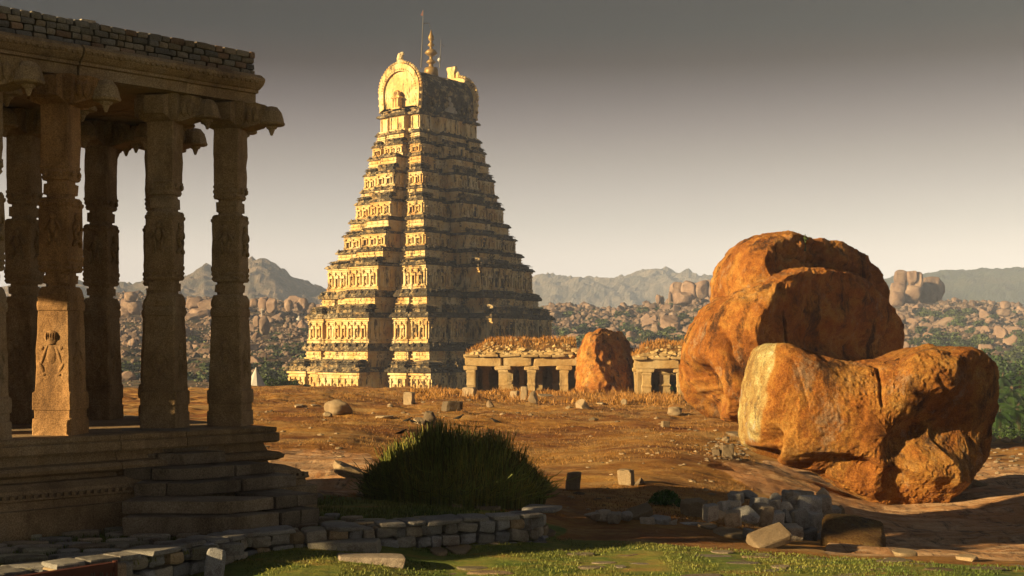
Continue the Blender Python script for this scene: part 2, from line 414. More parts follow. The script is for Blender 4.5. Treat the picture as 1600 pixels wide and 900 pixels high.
M_DARK = plain('interior_shade_tone', (.05, .035, .022)); M_WHITE = plain('white_paint', (.75, .72, .66)); M_GOLD = plain('aged_gilt_copper', (.42, .27, .09), .45, .3)  # M_DARK: shade of unlit interiors given as a dark base colour
M_IRON = plain('dark_iron', (.06, .055, .05), .5); M_RED = plain('rust_red_paint', (.12, .03, .018), .6); M_FLAG = plain('faded_red_cloth', (.25, .1, .08))
M_FEATH = plain('black_feathers', (.015, .014, .014), .5)
M_PAV = stone_mat('carved_granite', (.18, .115, .058), (.29, .20, .105), (.32, .25, .16), 1.6, (.05, .03, .016), (.5, .68), .7, k=.9, bs=.9, bd=.018, spk=.5)
M_PAVL = stone_mat('grey_granite', (.24, .20, .145), (.33, .28, .21), (.42, .36, .28), 1.4, (.09, .06, .035), (.5, .66), .7, bs=.8, bd=.015, spk=.5)
M_BLOCK = stone_mat('rough_granite_block', (.40, .37, .33), (.55, .52, .47), (.70, .66, .60), 2.2, (.14, .075, .035), (.52, .66), .65, sstretch=(1, 1, 1), bs=.9, bd=.02, spk=.6)
M_LOOSE = stone_mat('loose_field_stone', (.30, .22, .14), (.42, .33, .22), (.52, .43, .31), 1.0, (.1, .06, .03), (.55, .7), .6, sstretch=(1, 1, 1), bs=.8, bd=.03, rand=.15)
M_BOULD0 = stone_mat('orange_weathered_boulder', (.24, .075, .012), (.46, .17, .028), (.62, .33, .075), .8, (.045, .02, .01), (.47, .61), .85, sstretch=(1, 1, .6), bs=1., bd=.16, spk=.5)
t = NT('orange_weathered_boulder')
c = t.ramp(t.noise(.9, 9, .72), [(.32, (.22, .07, .012)), (.47, (.46, .17, .028)), (.58, (.60, .29, .06)), (.7, (.68, .42, .16))])
c = t.mix(t.mr(t.noise(3.2, 8, .75), .5, .66, 0, .75), c, (.20, .065, .014))
c = t.mix(t.mr(t.noise(1.5, 9, .75, t.co((1, 1, .3)), .3), .52, .62, 0, .88), c, (.05, .022, .011))
c = t.mix(t.mr(t.noise(1.0, 9, .8, t.co((1.3, 1.3, .8))), .56, .64, 0, .6), c, (.45, .33, .21))
c = t.mix(.6, c, t.ramp(t.noise(38, 4, .8), [(.36, (0, 0, 0)), (.64, (1, 1, 1))]), 'SOFT_LIGHT')
c = t.mix(t.mr(t.voro(17), .0, .16, .55, 0), c, (.08, .03, .012))
c = t.mix(1., c, t.attr('tint'), 'MULTIPLY')
nb = t.bump(t.noise(2.4, 12, .78), .9, .16); nb = t.bump(t.noise(11, 8, .8), .9, .035, nb); nb = t.bump(t.noise(50, 4, .8), .6, .008, nb)
M_BOULD = t.fin(c, nb, k=.58)
M_FHILL = stone_mat('distant_boulder_granite', (.22, .15, .12), (.35, .245, .185), (.50, .38, .29), .25, (.10, .08, .065), (.55, .7), .6, sstretch=(1, 1, 1), bs=.6, bd=.3, spk=.2, rand=.2)
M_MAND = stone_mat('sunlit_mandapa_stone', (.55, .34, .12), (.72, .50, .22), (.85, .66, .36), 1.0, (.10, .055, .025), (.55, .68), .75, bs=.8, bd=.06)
def leaf_mat(name, a, b, trans=.25):
    t = NT(name); oi = t.n('ShaderNodeObjectInfo')
    c = t.mix(t.mr(t.noise(.9, 4), .35, .65), a, b)
    c = t.mix(1., c, t.attr('tint'), 'MULTIPLY')
    c = t.mix(1., c, t.ramp(oi.outputs['Random'], [(0, (.7, .75, .7)), (1, (1.25, 1.15, 1.)) ]), 'MULTIPLY')
    t.b.inputs['Roughness'].default_value = .6
    return t.fin(c)
M_LEAF = leaf_mat('tree_leaves', (.025, .06, .014), (.06, .11, .02))
M_SHRUB = leaf_mat('shrub_leaves', (.05, .085, .03), (.09, .12, .04))
M_BRIGHT = leaf_mat('fresh_weed_leaves', (.05, .14, .02), (.09, .2, .03))
M_PALM = leaf_mat('palm_fronds', (.03, .08, .015), (.05, .11, .02))
M_STEM = leaf_mat('succulent_stems', (.11, .145, .03), (.26, .28, .08))
M_DRYG = leaf_mat('dry_grass_blades', (.60, .25, .04), (.80, .42, .10))
M_GREENG = leaf_mat('short_green_grass', (.12, .20, .025), (.36, .36, .08))
M_BARK = stone_mat('bark', (.09, .06, .035), (.14, .1, .06), (.2, .15, .1), 3, bs=.8, bd=.03)
# ---------------------------------------------------------------- gopuram
TD = 190.0; TH = rad(-37.6); CA, SA = math.cos(rad(37.6)), math.sin(rad(37.6))
def TZ(y): return EYE + (540 - y) * .093
tower_c = (PX(675, TD), TD, 0)
tower = thing('temple_tower', 'tall tapering ochre plaster temple gateway tower with many storeys and black weathering', 'temple tower', tower_c, TH)
def tdim(left, y):
    c = 678 - (612 - y) * 8 / 460.; S = (c - left) * 2 / 10.75; df = 1.7 - (612 - y) * 4.1 / 460.
    W = (S + df) / 2 / CA; L = (S - df) / 2 / SA; dx = (c - 675) / F * TD
    return W, L, np.array([dx * CA, dx * SA, 0])
def tplan(W, L):
    d = .075 * W; e = .13 * W
    if W > 19: pr = [(-1, 0), (-.75, 0), (-.75, -d), (-.68, -d), (-.68, 0), (-.47, 0), (-.47, -d), (-.29, -d), (-.29, e), (.29, e), (.29, -d), (.47, -d), (.47, 0), (.68, 0), (.68, -d), (.75, -d), (.75, 0), (1, 0)]
    elif W > 9.5: pr = [(-1, 0), (-.58, 0), (-.58, -d), (-.30, -d), (-.30, e), (.30, e), (.30, -d), (.58, -d), (.58, 0), (1, 0)]
    else: pr = [(-1, 0), (-.55, 0), (-.55, -d), (.55, -d), (.55, 0), (1, 0)] if False else [(-1, 0), (-.62, 0), (-.62, -d), (-.38, -d), (-.38, e * .5), (.38, e * .5), (.38, -d), (.62, -d), (.62, 0), (1, 0)]
    pts = []
    for k, o in pr[:-1]: pts.append((k * W / 2, -L / 2 - o))
    for k, o in pr[:-1]: pts.append((W / 2 + o, k * L / 2))
    for k, o in pr[:-1]: pts.append((-k * W / 2, L / 2 + o))
    for k, o in pr[:-1]: pts.append((-W / 2 - o, -k * L / 2))
    return np.array(pts), pr
def poff(p, o):
    n = len(p); q = p.copy()
    for i in range(n):
        a = p[i] - p[i - 1]; b = p[(i + 1) % n] - p[i]; a = a / np.linalg.norm(a); b = b / np.linalg.norm(b)
        q[i] = p[i] + o * (np.array([a[1], -a[0]]) + np.array([b[1], -b[0]]))
    return q
def tloft(mb, plan, prof, sh, cap=False, tint=None):
    loft(mb, [np.concatenate([poff(plan, o), np.full((len(plan), 1), z)], 1) + sh for o, z in prof], tint, cap)
def lbox(mb, org, d, nr, a0, a1, n0, n1, z0, z1, tint=None):
    """box along wall direction d, outward normal nr"""
    c = [org + d * a + nr * b for a, b in ((a0, n0), (a1, n0), (a1, n1), (a0, n1))]
    v = [[p[0], p[1], z0] for p in c] + [[p[0], p[1], z1] for p in c]
    mb.add(v, [[0, 1, 2, 3], [7, 6, 5, 4], [4, 5, 1, 0], [5, 6, 2, 1], [6, 7, 3, 2], [7, 4, 0, 3]], tint)
def bay(mb, org, d, nr, w, z0, z1, rnd, deep=False):
    h = z1 - z0; n = max(1, int(round(w / 1.35))); pw = min(.26, w * .12)
    cap_z = z1 - h * .12
    for i in range(n + 1):
        a = pw * .6 + (w - pw * 1.2) * i / n
        lbox(mb, org, d, nr, a - pw / 2, a + pw / 2, -.05, .2, z0, z1 - .02)
        lbox(mb, org, d, nr, a - pw * .85, a + pw * .85, -.05, .3, cap_z, cap_z + h * .06)
        lbox(mb, org, d, nr, a - pw * .8, a + pw * .8, -.05, .27, z0 + .01, z0 + h * .09)
    for i in range(n):
        a0 = pw * .6 + (w - pw * 1.2) * i / n; a1 = pw * .6 + (w - pw * 1.2) * (i + 1) / n; m = (a0 + a1) / 2; g = (a1 - a0) * .5 - pw * .55
        if g < .2: continue
        # aedicule: two colonettes, slab, little dome, figure
        for s in (-1, 1): lbox(mb, org, d, nr, m + s * g * .62 - .06, m + s * g * .62 + .06, -.05, .34, z0 + h * .1, z0 + h * .6)
        lbox(mb, org, d, nr, m - g * .9, m + g * .9, -.05, .46, z0 + h * .6, z0 + h * .66)
        lbox(mb, org, d, nr, m - g * .66, m + g * .66, -.05, .36, z0 + h * .66, z0 + h * .74)
        p = org + d * m + nr * .16
        blob(mb, (p[0], p[1], z0 + h * .77), (g * .55 if abs(d[0]) > .5 else .26, .26 if abs(d[0]) > .5 else g * .55, h * .07), 1)
        lbox(mb, org, d, nr, m - g * .5, m + g * .5, -.05, .05, z0 + h * .12, z0 + h * .58, (.35, .3, .28))  # niche back panel, recess shade painted in by the dark tint
        q = org + d * m + nr * .14
        if rnd.random() < .75:
            blob(mb, (q[0], q[1], z0 + h * .3), (.17, .17, h * .16), 1); blob(mb, (q[0], q[1], z0 + h * .49), (.12, .12, h * .055), 1)
def shrine_mesh(w, dep, h, kind, key):
    mb = MB(); w2 = w / 2; d2 = dep / 2
    rectloft(mb, [(w2 * .95, d2 * .95, -.12), (w2 * .95, d2 * .95, h * .07), (w2 * .84, d2 * .84, h * .08), (w2 * .82, d2 * .82, h * .40)])
    for i in range(3):
        a = -w2 * .78 + w2 * 1.56 * i / 2; box(mb, (a, -d2 * .86, h * .24), (w * .09, .12, h * .32)); 
    for i in range(2): box(mb, (w2 * .86, -d2 * .6 + d2 * 1.2 * i, h * .24), (.12, dep * .12, h * .32))
    rectloft(mb, [(w2 * .9, d2 * .9, h * .38), (w2 * 1.06, d2 * 1.06, h * .42), (w2 * 1.0, d2 * 1.0, h * .47), (w2 * .75, d2 * .75, h * .52)])
    if kind == 'kuta':
        rectloft(mb, [(w2 * .72, d2 * .72, h * .5), (w2 * .95, d2 * .95, h * .60), (w2 * .92, d2 * .92, h * .70), (w2 * .66, d2 * .66, h * .84), (w2 * .25, d2 * .25, h * .93), (.05, .05, h * 1.0)])
        box(mb, (0, -d2 * .9, h * .66), (w * .34, .16, h * .2)); blob(mb, (0, -d2 * .93, h * .76), (w * .17, .12, h * .08), 1)
        lathe(mb, [(.06, h * .9), (.11, h * .98), (.03, h * 1.06)], seg=6)
    else:
        rings = []
        for s in (-1, -.92, 0, .92, 1):
            k = 1. if abs(s) > .95 else .93; rr = []
            for j in range(11):
                a = math.pi * j / 10.; rr.append([s * w2 * .95, math.cos(a) * d2 * .95 * k * (1 if j not in (0, 10) else .8), h * .5 + math.sin(a) * h * .42 * k])
            rings.append(rr)
        loft(mb, rings)
        for s in (-.5, 0, .5):
            blob(mb, (s * w2 * 1.2, -d2 * .93, h * .68), (w * .085, .14, h * .13), 1)
            lathe(mb, [(.07, 0), (.12, h * .05), (.03, h * .13)], (s * w2 * 1.1, 0, h * .9), 6)
    return mb.data('shrine_' + key, M_TEMPD)
ST = [(640, 579, 562, 456, 482, 548, 535), (535, 499, 480, 487, 506, 468, 456), (456, 421, 408, 516, 531, 398, 391), (391, 371, 361, 541, 550, 350, 343),
      (343, 321, 307, 559, 567, 302, 296), (296, 276, 262, 572, 579, 251, 245), (245, 231, 220, 585, 591, 213, 207)]
rnd = random.Random(5)
X1 = np.array([1., 0, 0]); Y1 = np.array([0, 1., 0])
for si, (y0, y1, yh, lw, lb, yb, ye) in enumerate(ST):
    W, L, sh = tdim(lw, (y0 + y1) / 2); plan, pr = tplan(W, L); z0, z1, zh, zb, ze = TZ(y0), TZ(y1), TZ(yh), TZ(yb), TZ(ye)
    k = max(.45, W / 27.); mb = MB(); h = z1 - z0
    tloft(mb, plan, [(.32 * k, z0 - .3), (.32 * k, z0 + .05 * h), (.12 * k, z0 + .07 * h), (.34 * k, z0 + .10 * h), (.34 * k, z0 + .125 * h), (0, z0 + .135 * h), (0, z1 - .15 * h), (.16 * k, z1 - .145 * h), (.16 * k, z1 - .11 * h), (.03, z1 - .105 * h), (.03, z1 - .07 * h), (.28 * k, z1 - .06 * h), (.28 * k, z1), (.1, z1 + .02)], sh, True)
    W2, L2, sh2 = tdim(lb, (yh + yb) / 2); plan2, pr2 = tplan(W2, L2); k2 = max(.45, W2 / 27.)
    tloft(mb, plan2, [(0, z1 - .2), (0, zh + .1 * (zb - zh)), (.2 * k2 + .05, zh + .12 * (zb - zh)), (.2 * k2 + .05, zh + .26 * (zb - zh)), (0, zh + .28 * (zb - zh)), (0, zh + .55 * (zb - zh)), (.12, zh + .57 * (zb - zh)), (.12, zh + .68 * (zb - zh)), (0, zh + .7 * (zb - zh)), (0, zb - .1), (.15 * k2, zb)], sh2, True)
    # aedicules and pilasters, two sun-side faces and the two far ones plain
    spots = []
    for face in (0, 1):
        Wd, Ld = (W, L) if face == 0 else (L, W)
        for i in range(0, len(pr) - 1, 2):
            a0, o = pr[i]; a1, _ = pr[i + 1]
            w = (a1 - a0) * Wd / 2
            if face == 0: org = np.array([a0 * W / 2, -L / 2 - o, 0]) + sh; d, nr = X1, -Y1
            else: org = np.array([W / 2 + o, a0 * L / 2, 0]) + sh; d, nr = Y1, X1
            bay(mb, org, d, nr, w, z0 + .135 * h, z1 - .15 * h, rnd)
            spots.append((face, (a0 + a1) / 2, o, w))
        # returns of the centre bay
        e = .13 * W
        for s in (-1, 1):
            j = [q for q in pr if q[1] > 0][0 if s < 0 else 1][0]
            if face == 0: org = np.array([j * W / 2, -L / 2 - (e if s < 0 else 0), 0]) + sh; d, nr = (Y1 if s < 0 else -Y1), X1 * s
            else: org = np.array([W / 2 + (e if s > 0 else 0), j * L / 2, 0]) + sh; d, nr = (X1 if s < 0 else -X1), Y1 * s
            if s > 0 and face == 0: org = np.array([j * W / 2, -L / 2, 0]) + sh
            if W > 9.5: lbox(mb, org, d, nr, e * .1, e * .3, -.03, .14, z0 + .14 * h, z1 - .1 * h); lbox(mb, org, d, nr, e * .7, e * .9, -.03, .14, z0 + .14 * h, z1 - .1 * h)
    # small medallion blobs in the band
    for face in (0, 1):
        Wd = W2 if face == 0 else L2
        for i in range(int(Wd / 1.1)):
            a = -Wd / 2 + .5 + i * 1.1; o = np.interp(a / (Wd / 2), [q[0] for q in pr2], [q[1] for q in pr2])
            p = (np.array([a, -L2 / 2 - o - .06, 0]) if face == 0 else np.array([W2 / 2 + o + .06, a, 0])) + sh2
            blob(mb, (p[0], p[1], zh + .66 * (zb - zh)), (.16, .16, .16 + .06 * k), 1)
    stor = mb.build('storey', M_TEMPLE, tower)
    def jit(pts): return pts
    ev = MB(); dz = min(.9 * k, (zh - z1) * .42)
    tloft(ev, plan, [(.15 * k, z1 + .02), (.62 * k, z1 + .03), (.66 * k, z1 + .25 * dz), (.5 * k, z1 + .6 * dz), (.25 * k, z1 + .85 * dz), (.3 * k, z1 + dz), (-.05, z1 + 1.02 * dz)], sh, True)
    for face in (0, 1):                                  # kudu dots along the kapota
        Wd = W if face == 0 else L
        for i in range(int(Wd / .9)):
            a = -Wd / 2 + .4 + i * .9
            o = 0
            for q in range(0, len(pr) - 1, 2):
                if pr[q][0] <= a / (Wd / 2) <= pr[q + 1][0]: o = pr[q][1]
            p = (np.array([a, -L / 2 - o - .58 * k, 0]) if face == 0 else np.array([W / 2 + o + .58 * k, a, 0])) + sh
            blob(ev, (p[0], p[1], z1 + .45 * dz), (.16 + .06 * k, .16 + .06 * k, .3 * dz), 1)
    ev.build('cornice', M_TEMPD, stor)
    ev = MB(); dz2 = (ze - zb) * .8
    tloft(ev, plan2, [(.1 * k2, zb + .01), (.5 * k2, zb + .02), (.62 * k2, zb + .3 * dz2), (.46 * k2, zb + .6 * dz2), (.2 * k2, zb + .8 * dz2), (.28 * k2, zb + dz2), (-.3, ze + .05)], sh2, True)
    for face in (0, 1):
        Wd = W2 if face == 0 else L2
        for i in range(int(Wd / 1.3)):
            a = -Wd / 2 + .4 + i * 1.3; o = 0
            for q in range(0, len(pr2) - 1, 2):
                if pr2[q][0] <= a / (Wd / 2) <= pr2[q + 1][0]: o = pr2[q][1]
            p = (np.array([a, -L2 / 2 - o - .5 * k2, 0]) if face == 0 else np.array([W2 / 2 + o + .5 * k2, a, 0])) + sh2
            blob(ev, (p[0], p[1], zb + dz2 * .9), (.2, .2, .3 * k2 + .12), 1)
    ev.build('eave', M_TEMPD, stor)
    # miniature shrines
    zs = z1 + dz * .9; hh = zh - zs; cache = {}
    for face, tm, o, w in spots:
        if o < 0 and w < 1.2: continue
        kind = 'kuta' if abs(tm) > .75 else 'shala'; ww = w * (.98 if o >= 0 else .8); hk = hh * (1.3 if o > 0 else 1.15 if o == 0 else .8); dp = min(ww, 1.9 * k + .5) if kind == 'shala' else ww
        if kind == 'kuta': dp = ww
        key = '%d_%.2f_%.2f' % (si, ww, hk)
        if key not in cache:
            cache[key] = shrine_mesh(ww, dp, hk, kind, key); cache[key].name = 'miniature_shrine'
        if face == 1 and kind == 'kuta' and tm < 0: continue
        ins = dp / 2 - .25 * k
        loc = (np.array([tm * W / 2, -L / 2 - o + ins, zs]) if face == 0 else np.array([W / 2 + o - ins, tm * L / 2, zs])) + sh
        inst(cache[key], 'miniature_shrine', loc, (0, 0, 0 if face == 0 else math.pi / 2), parent=stor)
    # centre window on the long side
    if si >= 0:
        e = .13 * W; wn = MB(); zz0 = z0 + .16 * h; zz1 = z0 + .86 * h; ww = .36 * k + .18
        org = np.array([W / 2 + e, 0, 0]) + sh
        for s in (-1, 1): lbox(wn, org, Y1, X1, s * (ww + .16) - .15, s * (ww + .16) + .15, -.05, .5, zz0, zz1)
        lbox(wn, org, Y1, X1, -ww - .31, ww + .31, -.05, .5, zz1 + .003, zz1 + .3)
        wo = wn.build('window_frame', M_TEMPLE, stor)
        op = MB(); lbox(op, org, Y1, X1, -ww, ww, -.3, .47 - .2, zz0, zz1); op.build('window_shade_panel', M_DARK, wo)  # solid panel, its dark colour stands for the unlit interior
# neck
W, L, sh = tdim(597, 195); plan, pr = tplan(W, L); z0, z1 = TZ(207), TZ(184)
mb = MB(); tloft(mb, plan, [(.3, z0 - .3), (.3, z0 + .15), (.0, z0 + .25), (0, z1 - .2), (.15, z1)], sh, True)
for face in (0, 1):
    Wd, Ld = (W, L) if face == 0 else (L, W)
    for i in range(0, len(pr) - 1, 2):
        a0, o = pr[i]; a1, _ = pr[i + 1]
        org = (np.array([a0 * W / 2, -L / 2 - o, 0]) if face == 0 else np.array([W / 2 + o, a0 * L / 2, 0])) + sh
        w = (a1 - a0) * Wd / 2; n = max(1, int(w / 1.0)); d, nr = (X1, -Y1) if face == 0 else (Y1, X1)
        for q in range(n + 1):
            a = .12 + (w - .24) * q / n; lbox(mb, org, d, nr, a - .1, a + .1, -.03, .15, z0 + .26, z1 - .21)
neck = mb.build('neck', M_TEMPLE, tower)
ev = MB(); zr = TZ(174); tloft(ev, plan, [(.05, z1 + .01), (.5, z1 + .02), (.52, z1 + .2), (.3, z1 + .45), (0, z1 + .5), (0, zr - .15), (.2, zr - .1), (.2, zr), (-.5, zr + .01)], sh, True); ev.build('eave', M_TEMPD, neck)
# barrel roof
HV = TZ(104) - zr; RW = 3.85
arch = []
for a in np.linspace(-.32, math.pi + .32, 34):
    arch.append((RW * math.cos(a), HV * .42 + (HV * .58 * math.sin(a) if math.sin(a) > 0 else HV * 1.33 * math.sin(a))))
arch = np.array(arch); LV = L * .97
rings = []
NY = 40
for i in range(NY + 1):
    y = -LV / 2 + LV * i / NY; s = .93
    rings.append(np.stack([arch[:, 0] * s, np.full(len(arch), y), arch[:, 1] * s], 1) + sh + np.array([0, 0, zr]))
vb = MB(); R = np.concatenate(rings); na = len(arch); fr = []
for i in range(NY):
    for j in range(na - 1): fr.append([i * na + j, (i + 1) * na + j, (i + 1) * na + j + 1, i * na + j + 1])
P3 = R.copy(); dsp = .16 * fbm(P3 * .9, 4, 88) + .12 * np.abs(vnoise(P3 * np.array([1, 1.6, 1]), 3)); cdir = P3 - (sh + np.array([0, 0, zr + HV * .4])); cdir[:, 1] = 0; cdir /= np.linalg.norm(cdir, axis=1)[:, None]
vb.add(P3 + cdir * dsp[:, None], fr)
# relief row at the springing of the vault
for i in range(11):
    y = -LV / 2 + .8 + (LV - 1.6) * i / 10
    for s in (1,):
        blob(vb, np.array([s * RW * .93, y, zr + HV * .16]) + sh, (.28, .3, .55), 1); blob(vb, np.array([s * RW * .93, y, zr + HV * .29]) + sh, (.2, .2, .22), 1)
vault = vb.build('vaulted_roof', M_TEMPD, tower, smooth=False)
for sgn in (-1, 1):
    gb = MB(); yy = sgn * LV / 2
    # rim with scallops
    outer = arch * 1.02; inner = arch * .80 + np.array([0, HV * .06])
    ri = []
    for (o2, dy) in ((outer, -.45), (outer, .35), (inner, .35), (inner, -.45), (outer, -.45)):
        ri.append(np.stack([o2[:, 0], np.full(na, yy + sgn * (-dy if True else 0)), o2[:, 1]], 1) + sh + np.array([0, 0, zr]))
    v = np.concatenate(ri[:4]); f = []
    for q in range(4):
        w2 = (q + 1) % 4
        for j in range(na - 1): f.append([q * na + j, q * na + j + 1, w2 * na + j + 1, w2 * na + j])
    gb.add(v, f)
    for j in range(0, na, 1):
        a = arch[j] * 1.06; 
        blob(gb, np.array([a[0], yy + sgn * .1, zr + a[1]]) + sh, (.24, .3, .27), 1)
    ring2 = arch * .86 + np.array([0, HV * .04])
    for j in range(0, na): blob(gb, np.array([ring2[j, 0], yy + sgn * .48, zr + ring2[j, 1]]) + sh, (.13, .12, .13), 1)
    gable = gb.build('gable', M_TEMPLE, tower)
    db = MB(); disc = inner * 1.01
    vv = np.stack([disc[:, 0], np.full(na, yy + sgn * .12), disc[:, 1]], 1) + sh + np.array([0, 0, zr]); vb2 = vv.copy(); vb2[:, 1] -= sgn * .3
    loft(db, [vv, vb2]); db.build('gable_disc', M_TEMPLE, gable)
    if sgn < 0:
        sb = MB(); c0 = np.array([0, yy - .75, zr]) + sh
        rectloft(sb, [(.85, .45, 0), (.85, .45, .25), (.62, .35, .3), (.6, .33, 1.5), (.85, .5, 1.6), (.8, .45, 1.75), (.5, .32, 2.0), (.55, .35, 2.3), (.3, .2, 2.65), (.05, .05, 2.8)], c0)
        for s in (-.5, 0, .5): box(sb, c0 + np.array([s, -.38, .9]), (.14, .12, 1.2))
        sb.build('niche_shrine', M_TEMPLE, gable)
    hb = MB(); c0 = np.array([0, yy, zr + HV]) + sh            # lion face on the crown of the gable
    if sgn < 0:
        blob(hb, c0 + np.array([0, 0, .45]), (.62, .4, .6), 2); blob(hb, c0 + np.array([.1, -.2, 1.15]), (.5, .42, .5), 2); blob(hb, c0 + np.array([.55, -.3, 1.55]), (.4, .3, .22), 2, (0, .5, 0))
        blob(hb, c0 + np.array([-.35, 0, 1.5]), (.16, .16, .35), 1); blob(hb, c0 + np.array([.25, 0, 1.75]), (.3, .14, .16), 1); blob(hb, c0 + np.array([-.5, 0, .9]), (.2, .25, .5), 1)
        hb.build('lion_crest', M_TEMPLE, gable)
    else:
        rectloft(hb, [(.75, .3, -.2), (.7, .3, .4), (.6, .28, 1.0), (.85, .28, 1.7), (.8, .25, 1.95)], c0 + np.array([-.9, 0, 0])); blob(hb, c0 + np.array([.3, 0, .5]), (.4, .3, .7), 1)
        hb.build('crest_slab', M_TEMPLE, gable)
    
dm = MB(); c0 = np.array([RW * .95, .6, zr + .4]) + sh
for (dy, dz, r) in ((0, 0, .6), (-.5, .3, .35), (.55, .3, .4), (0, .9, .5), (-.2, 1.7, .42), (.25, 2.3, .36), (0, 2.9, .25), (-.9, -.1, .4), (.9, -.1, .4)):
    blob(dm, c0 + np.array([-.22 * max(0, dz - .9), dy, dz]), (.35, r, r * 1.05), 2)
dm.build('dormer_statue', plain('pale_dormer_plaster', (.62, .55, .42)), vault)
fb = MB(); c0 = np.array([0, .4, zr + HV * .93]) + sh
lathe(fb, [(1.1, -.1), (1.05, .7), (.95, 1.15), (.4, 1.3), (.3, 1.7), (.45, 1.8), (.75, 2.05), (.45, 2.35), (.22, 2.5), (.25, 2.9), (.55, 3.05), (.98, 3.4), (.6, 3.85), (.2, 4.0), (.2, 4.3), (.55, 4.55), (.25, 4.9), (.15, 5.1), (.42, 5.4), (.45, 5.75), (.15, 6.4), (.02, 6.9)], c0, 16)
fb.build('finial', M_GOLD, tower, smooth=True)
def wl(px, py, Y=TD):    # world -> tower local
    p = W3(px, py, Y) - np.array(tower_c); return np.array([p[0] * CA - p[1] * SA, p[0] * SA + p[1] * CA, p[2]])
def rod(name, pts, r, mat, par=tower):
    b = MB(); tube(b, pts, r, 5); return b.build(name, mat, par)
fp = rod('flagpole', [wl(658, 106), wl(660, 60), wl(661.5, 16)], [.09, .07, .05], M_IRON)
fl = MB(); a, b_, c_ = wl(661, 15), wl(657, 24), wl(661, 25); loft(fl, [[a, a + [0, .03, 0]], [b_, b_ + [0, .03, 0]], [c_, c_ + [0, .03, 0]]], None, False, False); 
fl = MB(); fl.add([a, b_, c_, a + [.02, .03, 0], b_ + [.02, .03, 0], c_ + [.02, .03, 0]], [[0, 1, 2], [5, 4, 3], [0, 3, 4, 1], [1, 4, 5, 2], [2, 5, 3, 0]]); fl.build('flag', M_FLAG, fp)
rod('lamp_arm', [wl(661, 37), wl(666, 36), wl(671, 37), wl(672, 43)], .06, M_IRON, fp)
rod('stay_wire', [wl(660, 60), wl(655, 103)], .025, M_IRON, fp)
lp = rod('lamp_pole', [wl(687, 106), wl(688, 85), wl(689, 62)], [.08, .06, .03], M_IRON)
rod('lamp_arm', [wl(688, 72), wl(691, 69), wl(694, 74)], .05, M_IRON, lp)
lb_ = MB(); blob(lb_, wl(686.5, 93.5), (.28, .28, .32), 2); lb_.build('lamp', M_WHITE, lp, smooth=True)
# ---------------------------------------------------------------- pillared stone pavilion
U = np.array([.72, .694]); U /= np.linalg.norm(U); NN = np.array([U[1], -U[0]])
def up(s, n, z=0): q = U * s + NN * n; return np.array([q[0], q[1], z])
def s_of(px, n):
    r = (px - 800) / F; a = NN * n      # (a0+U0 s) = r (a1+U1 s)
    return (r * a[1] - a[0]) / (U[0] - r * U[1])
pav = thing('pillared_pavilion', 'shaded carved stone pavilion with brick parapet and tall square pillars at left', 'pavilion', (-3.5, 13, 0))
SR, NR, SL, DEP = 7.42, -11.59, PAV_LEN, 3.5
def rring(s0, s1, n0, n1, o, z): return [up(s0 - o, n1 - o, z), up(s0 - o, n0 + o, z), up(s1 + o, n0 + o, z), up(s1 + o, n1 - o, z)][::1]
def rloft(mb, s0, s1, n0, n1, prof, tint=None): loft(mb, [[p for p in rring(s0, s1, n0, n1, o, z)] for o, z in prof], tint)
# roof slab + cornice in long stones
joints = [SL, 1.5, 3.4, s_of(122, NR), s_of(290, NR), SR]
cn = MB()
for i in range(5):
    g = .006 if i else 0; dn = (.0, .012, -.006, .015, .0)[i]
    tt = (1, .95, 1.05, .97, 1.08)[i]
    pr = [(0, 4.2), (0, 4.30), (.035, 4.306), (.035, 4.335), (.06, 4.345), (.10, 4.38), (.125, 4.42), (.12, 4.45), (.07, 4.49), (-.1, 4.49)]
    last = i == 4
    rings = []
    for o, z in pr:
        o2 = o + dn
        s1 = joints[i + 1] + (o2 * .3 if last else -g); s0 = joints[i] + g
        rings.append([up(s0, NR - DEP - o2, z), up(s0, NR + o2, z), up(s1, NR + o2, z), up(s1, NR - DEP - o2, z)])
    loft(cn, rings, tt)
    n = int((joints[i + 1] - joints[i]) / .055)
    if i > 1:
        for k in range(n):                              # row of carved beads
            p = up(joints[i] + .04 + k * .055, NR + dn + .118, 4.405 + .004 * math.sin(k)); box(cn, p, (.03, .02, .022), math.atan2(U[1], U[0]), tt * .9)
cn.build('cornice', M_PAV, pav)
pb = MB(); ang = math.atan2(U[1], U[0]); rr = random.Random(3)
for c in range(4):
    s = s_of(-40, NR) ; z0 = 4.49 + c * .0635
    while s < SR - .03:
        w = rr.uniform(.07, .17); w = min(w, SR - s)
        if SR - s - w < .05: w = SR - s
        if True:
            col = rr.choice([(1, .92, .8), (.85, .85, .85), (1.1, .95, .75), (.7, .7, .72), (1.1, .8, .6), (.9, .88, .8)]); kk = rr.uniform(.4, .65)
            rough_block(pb, up(s + w / 2, NR - .13 + rr.uniform(-.006, .006), z0 + .031 + rr.uniform(-.002, .002)), (w - .008, .26, .058 + rr.uniform(-.003, .012 if c == 3 else .001)), ang, 3, 12, .05, int(s * 1000) + c, tuple(q * kk for q in col))
        s += w
    n = NR - .27
    while n > NR - DEP + .1:                             # return along the end
        w = rr.uniform(.1, .2); rough_block(pb, up(SR - .1, n - w / 2, z0 + .031), (.2, w - .01, .058), ang, 2, 10, .05, int(-n * 900) + c, rr.uniform(.4, .65)); n -= w
for s0, s1, n0, n1 in ((SL, s_of(-40, NR) - .01, NR, NR - .25), (SL, SR - .25, NR - .28, NR - DEP + .02)):
    loft(pb, [[up(s0, n1, z), up(s0, n0, z), up(s1, n0, z), up(s1, n1, z)] for z in (4.491, 4.73)], .45)
rough_block(pb, up(s_of(150, NR), NR - .2, 4.77), (.16, .12, .06), ang, 3, 8, .1, 5, (1.4, 1.3, 1.1))
